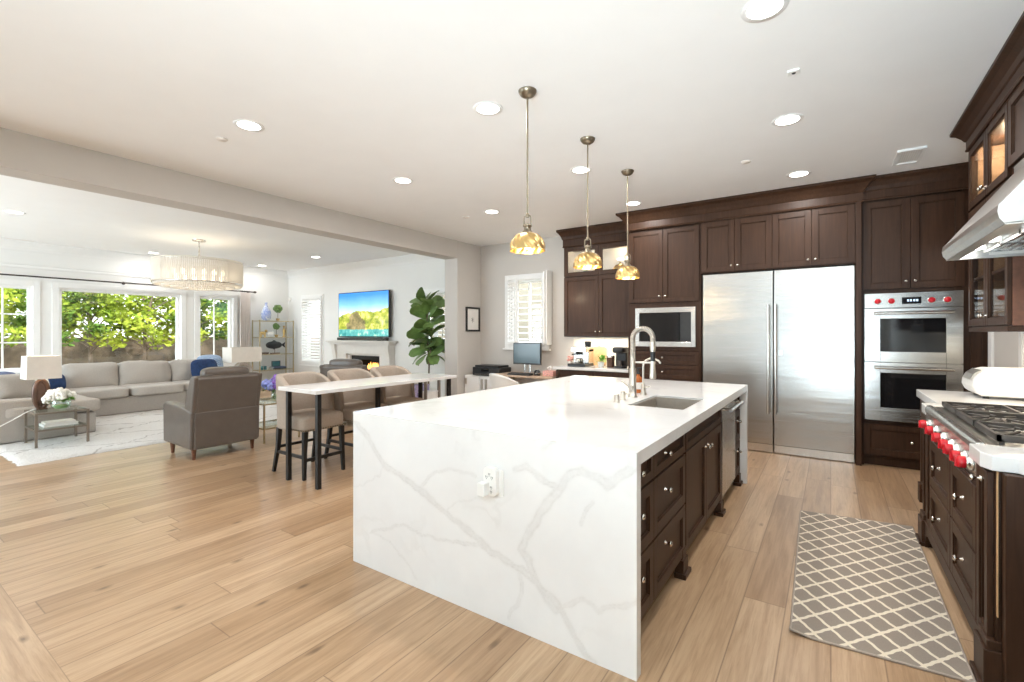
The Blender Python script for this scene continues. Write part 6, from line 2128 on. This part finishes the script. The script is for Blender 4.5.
for j in range(4):
    for i in range(14):
        mb.box(-4.39 + i * 0.029, -4.366 + i * 0.029, 6.345 + j * 0.034, 6.371 + j * 0.034, 0.729 + j * 0.0035, 0.739 + j * 0.0035)
mb.build('keys', M['iron'], t)
t = thing('desk_speaker', 'small black speaker on desk beside the keyboard', 'speaker', (-3.93, 6.5, 0.715))
MB().lathe([(0.05, 0), (0.055, 0.02), (0.05, 0.07), (0.03, 0.085), (0.001, 0.088)], (-3.92, 6.50, 0.715), n=18).build('body', M['blackplastic'], t)
MB().lathe([(0.056, 0.03), (0.056, 0.036)], (-3.92, 6.50, 0.715), n=18).build('ring', M['chrome_strip'], t)
t = thing('tissue_box', 'pink and white printed tissue box on desk by the counter', 'tissue box', (-3.7, 6.5, 0.715))
MB().box(-3.79, -3.60, 6.45, 6.60, 0.716, 0.80).build('carton', M['pinkpaper'], t, bev=0.004)
mb = MB()
for k in range(5):
    a = k * 1.3
    mb.add([(-3.70, 6.52, 0.80), (-3.70 + 0.05 * math.cos(a), 6.52 + 0.04 * math.sin(a), 0.85), (-3.70 + 0.01, 6.525, 0.88), (-3.70 + 0.05 * math.cos(a + 0.9), 6.52 + 0.04 * math.sin(a + 0.9), 0.84)], [(0, 1, 2, 3)])
mb.build('tissue', M['paper'], t)

# white molded chair
t = thing('desk_chair', 'white molded shell chair pulled up to the desk', 'chair', (-4.05, 5.85, 0))
vs, fs = [], []
NA, NH = 18, 10
for j in range(NH + 1):
    for i in range(NA + 1):
        a = (i / NA - 0.5) * PI * 1.05
        h = j / NH
        ztop = 0.80 - 0.16 * abs(i / NA - 0.5) * 2 * abs(i / NA - 0.5) * 2
        z = 0.43 + (ztop - 0.43) * h
        r = 0.20 + 0.07 * h ** 0.7
        vs.append((r * math.sin(a) * 1.05, -r * math.cos(a) * (0.95 + 0.1 * h), z))
for j in range(NH):
    for i in range(NA):
        a = j * (NA + 1) + i
        fs.append((a, a + 1, a + NA + 2, a + NA + 1))
mb = MB()
mb.M = Matrix.Translation((-4.05, 5.85, 0)) @ Matrix.Rotation(math.radians(-18), 4, 'Z')
mb.add(vs, fs, True)
o = mb.build('shell_back', M['whiteplastic'], t)
so = o.modifiers.new('thick', 'SOLIDIFY')
so.thickness = 0.014
mb = MB()
mb.M = Matrix.Translation((-4.05, 5.85, 0)) @ Matrix.Rotation(math.radians(-18), 4, 'Z')
mb.soft((0, 0.02, 0.43), (0.46, 0.46, 0.06), k=3.5, n=7)
mb.build('seat', M['whiteplastic'], t)
for sx in (-0.16, 0.16):
    for sy in (-0.14, 0.18):
        mb = MB()
        mb.cyl((-4.05 + sx, 5.85 + sy, 0.42), (-4.05 + sx * 1.35, 5.85 + sy * 1.3, 0), 0.016, r2=0.011)
        mb.build('leg', M['oak_edge'], t)

# coffee counter items
cz = ZC
t = thing('espresso_machine', 'stainless espresso machine on the coffee counter', 'coffee machine', (-3.2, 6.6, cz))
MB().box(-3.36, -3.06, 6.47, 6.78, cz + 0.001, cz + 0.045).build('drip_tray', M['blackplastic'], t, bev=0.006)
MB().box(-3.32, -3.06, 6.60, 6.78, cz + 0.045, cz + 0.27).box(-3.32, -3.06, 6.50, 6.78, cz + 0.22, cz + 0.30).build('body', M['chrome_strip'], t, bev=0.01)
MB().lathe([(0.035, 0), (0.035, 0.04)], (-3.22, 6.55, cz + 0.18), n=18).cyl((-3.22, 6.54, cz + 0.195), (-3.24, 6.40, cz + 0.19), 0.012).build('portafilter', M['blackplastic'], t)
MB().lathe([(0.045, 0), (0.055, 0.07), (0.052, 0.085), (0.001, 0.09)], (-3.12, 6.70, cz + 0.30), n=18).build('bean_hopper', M['blackplastic'], t)
MB().lathe([(0.032, 0), (0.036, 0.03), (0.030, 0.08), (0.027, 0.08), (0.001, 0.01)], (-3.22, 6.545, cz + 0.046), n=16, cap=False).build('milk_jug', M['chrome_strip'], t)
t = thing('cutting_board', 'pale wooden board leaning behind the espresso machine', 'cutting board', (-3.0, 6.87, cz))
mb = MB()
mb.M = Matrix.Translation((-3.02, 6.885, cz)) @ Matrix.Rotation(-0.10, 4, 'X')
mb.prism(rrect(0, 0.15, 0.22, 0.29, 0.03), 'y', 0, 0.018)
mb.build('board', M['oak_edge'], t)
mb = MB()
mb.M = Matrix.Translation((-3.02, 6.885, cz)) @ Matrix.Rotation(-0.10, 4, 'X')
mb.tube([(0.02 * math.cos(a), 0.009, 0.30 + 0.02 * math.sin(a)) for a in [2 * PI * q / 12 for q in range(13)]], 0.006, 6)
mb.build('hanging_loop', M['brushed'], t)
t = thing('potted_herb', 'small bright green potted plant on coffee counter', 'plant', (-2.87, 6.62, cz))
MB().lathe([(0.040, 0), (0.055, 0.08), (0.050, 0.08), (0.001, 0.072)], (-2.87, 6.62, cz + 0.001), n=18).build('pot', M['whiteplastic'], t)
lf = MB()
rnd = random.Random(4)
for i in range(70):
    d = Vector((rnd.gauss(0, 1), rnd.gauss(0, 1), abs(rnd.gauss(0.6, 0.7)))).normalized()
    p = Vector((-2.87, 6.62, cz + 0.08)) + d * rnd.uniform(0.02, 0.085)
    s = d.cross(Vector((0.3, 0.2, 1))).normalized() * 0.018
    e_ = d * 0.05
    lf.add([p, p + e_ * 0.5 + s, p + e_, p + e_ * 0.5 - s], [(0, 1, 2, 3)])
lf.build('leaves', M['leaf_bright'], t)
t = thing('coffee_grinder', 'short dark coffee grinder next to the tall black coffee maker', 'grinder', (-2.72, 6.62, cz))
MB().lathe([(0.055, 0), (0.058, 0.01), (0.055, 0.09), (0.060, 0.10), (0.060, 0.15)], (-2.715, 6.62, cz + 0.001), n=20).build('body', M['ceramicbrown'], t)
MB().lathe([(0.061, 0.15), (0.061, 0.175), (0.04, 0.185), (0.001, 0.187)], (-2.715, 6.62, cz + 0.001), n=20).build('lid', M['chrome_strip'], t)
t = thing('coffee_maker', 'tall black pod coffee maker beside the microwave tower', 'coffee machine', (-2.55, 6.6, cz))
MB().lathe([(0.095, 0), (0.10, 0.02), (0.09, 0.03)], (-2.555, 6.60, cz + 0.001), n=22).build('base', M['blackplastic'], t)
MB().box(-2.64, -2.47, 6.62, 6.76, cz + 0.02, cz + 0.25).build('column', M['blackplastic'], t, bev=0.02, seg=3)
MB().soft((-2.555, 6.60, cz + 0.265), (0.19, 0.26, 0.10), k=4).build('brew_head', M['blackplastic'], t)
MB().lathe([(0.034, 0.03), (0.040, 0.11), (0.036, 0.11), (0.03, 0.035)], (-2.555, 6.56, cz + 0.001), n=16).build('cup', M['iron'], t)
t = thing('flower_ornament', 'small pink flower ornament at counter end by the desk', 'ornament', (-3.42, 6.72, cz))
MB().lathe([(0.028, 0), (0.030, 0.05), (0.020, 0.07), (0.001, 0.07)], (-3.44, 6.72, cz + 0.001), n=14).build('pot', M['petal'], t)
mb = MB()
for k in range(9):
    a = k * 0.7
    mb.ball((-3.44 + 0.035 * math.cos(a), 6.72 + 0.035 * math.sin(a), cz + 0.10 + 0.03 * math.sin(k * 2)), 0.022, 7, 5)
mb.build('blossom', M['pinkpaper'], t)
t = thing('wall_outlet', 'white cord and outlet under the coffee counter cabinet', 'outlet', (-2.95, YB - 0.02, 1.15))
MB().box(-3.0, -2.93, YB - 0.018, YB - 0.012, 1.10, 1.22).build('plate', M['whiteplastic'], t, bev=0.002)
MB().tube([(-2.965, YB - 0.025, 1.17), (-2.965, YB - 0.03, 1.25), (-2.962, YB - 0.03, 1.335)], 0.006, 6).build('cord', M['whiteplastic'], t)

# ------------------------------------------------------------------ outside
mb = MB().box(-13, 3, -8.0, -7.8, -0.22, 3.6).box(-13, -12.8, -7.8, -3.2, -0.22, 3.4).box(2.8, 3, -7.8, -3.2, -0.22, 3.4).box(-13, 3, -8.0, -3.2, 3.4, 3.6)  # unseen walls and roof added to keep sky light off the front windows
tag(mb.build('sky_blocker_walls', M['stucco']), 'unseen tan walls and roof added as a sky patio', 'blocker')['kind'] = 'structure'
struct(MB().box(-40, 14, -14, 24, -0.32, -0.22).build('ground', M['soil']))


def scatter_leaves(mb, c, rad, n, size, rnd, flat=1.0):
    for i in range(n):
        d = Vector((rnd.gauss(0, 1), rnd.gauss(0, 1), rnd.gauss(0, 1))).normalized()
        p = Vector(c) + Vector((d.x * rad, d.y * rad, d.z * rad * flat)) * rnd.uniform(0.35, 1.0)
        u = Vector((rnd.gauss(0, 1), rnd.gauss(0, 1), rnd.gauss(0, 0.6))).normalized()
        v = u.cross(Vector((rnd.gauss(0, 1), rnd.gauss(0, 1), rnd.gauss(0, 1)))).normalized()
        s = size * rnd.uniform(0.7, 1.3)
        mb.add([p, p + u * s * 0.5 + v * s * 0.28, p + u * s, p + u * s * 0.5 - v * s * 0.28], [(0, 1, 2, 3)])


def tree(label, x, y, h, seed, mat, nclus=24, spread=1.0, zlo=0.8, name='garden_tree', size=0.13):
    rnd = random.Random(seed)
    t = thing(name, label, 'tree', (x, y, -0.22))
    tr, lf = MB(), MB()
    mid = (x + rnd.uniform(-0.1, 0.1), y + rnd.uniform(-0.1, 0.1), h * 0.45)
    tr.tube([(x, y, -0.22), mid, (x + rnd.uniform(-0.2, 0.2), y + rnd.uniform(-0.2, 0.2), h * 0.85)], 0.06, 8, r2=0.025)
    for i in range(nclus):
        z = zlo + (h - zlo) * (i + 0.5) / nclus
        a = i * 2.4 + rnd.uniform(-0.5, 0.5)
        r = spread * rnd.uniform(0.25, 1.0)
        c = (x + r * math.cos(a), y + r * math.sin(a), z)
        q = max(0.12, min(0.8, (z - 0.3) / h))
        b = (x + (mid[0] - x) * min(1, q * 2), y + (mid[1] - y) * min(1, q * 2), h * q * 0.9)
        tr.tube([b, ((b[0] + c[0]) / 2, (b[1] + c[1]) / 2, (b[2] + c[2]) / 2 + 0.06), c], 0.018, 6, r2=0.007)
        scatter_leaves(lf, c, rnd.uniform(0.26, 0.42), 120, size, rnd, 0.75)
    tr.build('trunk', M['bark'], t)
    o = lf.build('foliage', mat, t)
    o['kind'] = 'stuff'
    return t


def bush(label, x, y, r, seed, mat, h=0.5):
    rnd = random.Random(seed)
    t = thing('garden_bush', label, 'bush', (x, y, -0.22))
    lf, tr = MB(), MB()
    for k in range(6):
        a = k * 1.05
        c = (x + r * 0.55 * math.cos(a), y + r * 0.6 * math.sin(a), -0.1 + h * rnd.uniform(0.4, 0.9))
        scatter_leaves(lf, c, r * 0.55, 90, 0.11, rnd, 0.8)
        tr.tube([(x, y, -0.22), c], 0.014, 5)
    tr.build('stems', M['bark'], t)
    o = lf.build('foliage', mat, t)
    o['kind'] = 'stuff'


tree('yellow-green tree outside the window behind the near table lamp', -14.6, 1.75, 2.9, 31, M['tree_a'], 24, zlo=1.1)
tree('bushy green tree outside the big window, nearest its left frame', -14.9, 2.95, 3.0, 32, M['tree_b'], 24, zlo=1.25)
tree('yellow-green tree with bare trunk in the left half of the big window', -15.2, 3.75, 2.9, 33, M['tree_a'], 24, zlo=1.25)
tree('tall yellow-green tree outside the middle of the big window', -14.8, 4.75, 3.1, 34, M['tree_a'], 26, zlo=1.25)
tree('yellow-green tree outside the right part of the big window', -14.9, 5.75, 2.9, 35, M['tree_a'], 24, zlo=1.25)
tree('dusky green tree outside the narrow window by the curtain', -14.7, 6.85, 3.0, 36, M['tree_b'], 24, zlo=1.25)
tree('loose yellow-green tree outside narrow window behind chandelier', -15.8, 7.9, 3.1, 37, M['tree_a'], 24, zlo=1.25)
bush('low dry bush at the wall outside the big window centre', -15.2, 4.30, 0.7, 41, M['tree_c'], 0.6)
bush('low green bush outside the big window by its left frame', -15.0, 3.2, 0.5, 42, M['tree_b'], 0.45)
bush('low green bush outside the big window by its right frame', -15.1, 5.6, 0.5, 43, M['tree_a'], 0.5)
bush('low dry bush outside the narrow window by the curtain', -15.0, 6.6, 0.7, 44, M['tree_c'], 0.7)
tag(MB().box(-17.2, -16.9, -3, 16, -0.3, 1.28).build('garden_wall', M['stone']), 'brown stone garden wall behind the trees', 'garden wall')['kind'] = 'structure'
mb = MB().box(-25.0, -24.5, -6, 26, -0.3, 5.5)
tag(mb.build('neighbor_house', M['palestucco']), 'pale neighbouring house wall beyond the garden trees', 'house')['kind'] = 'structure'
tag(MB().box(-13.5, 4, 10.2, 10.5, -0.3, 3.4).build('side_yard_wall', M['stucco']), 'tan stucco wall outside the shuttered windows', 'garden wall')['kind'] = 'structure'
rnd = random.Random(77)
t = thing('clipped_hedge', 'low clipped hedge outside the desk window', 'hedge', (-5.5, 9.6, -0.22))
lf = MB()
for k in range(34):
    scatter_leaves(lf, (-8.2 + k * 0.15, 9.7 + rnd.uniform(-0.1, 0.1), 0.85 + rnd.uniform(-0.12, 0.12)), 0.26, 40, 0.09, rnd, 0.9)
o = lf.build('foliage', M['tree_b'], t)
o['kind'] = 'stuff'
MB().box(-8.3, -3.0, 9.55, 9.85, -0.22, 0.80).build('hedge_core', M['tree_b'], t)
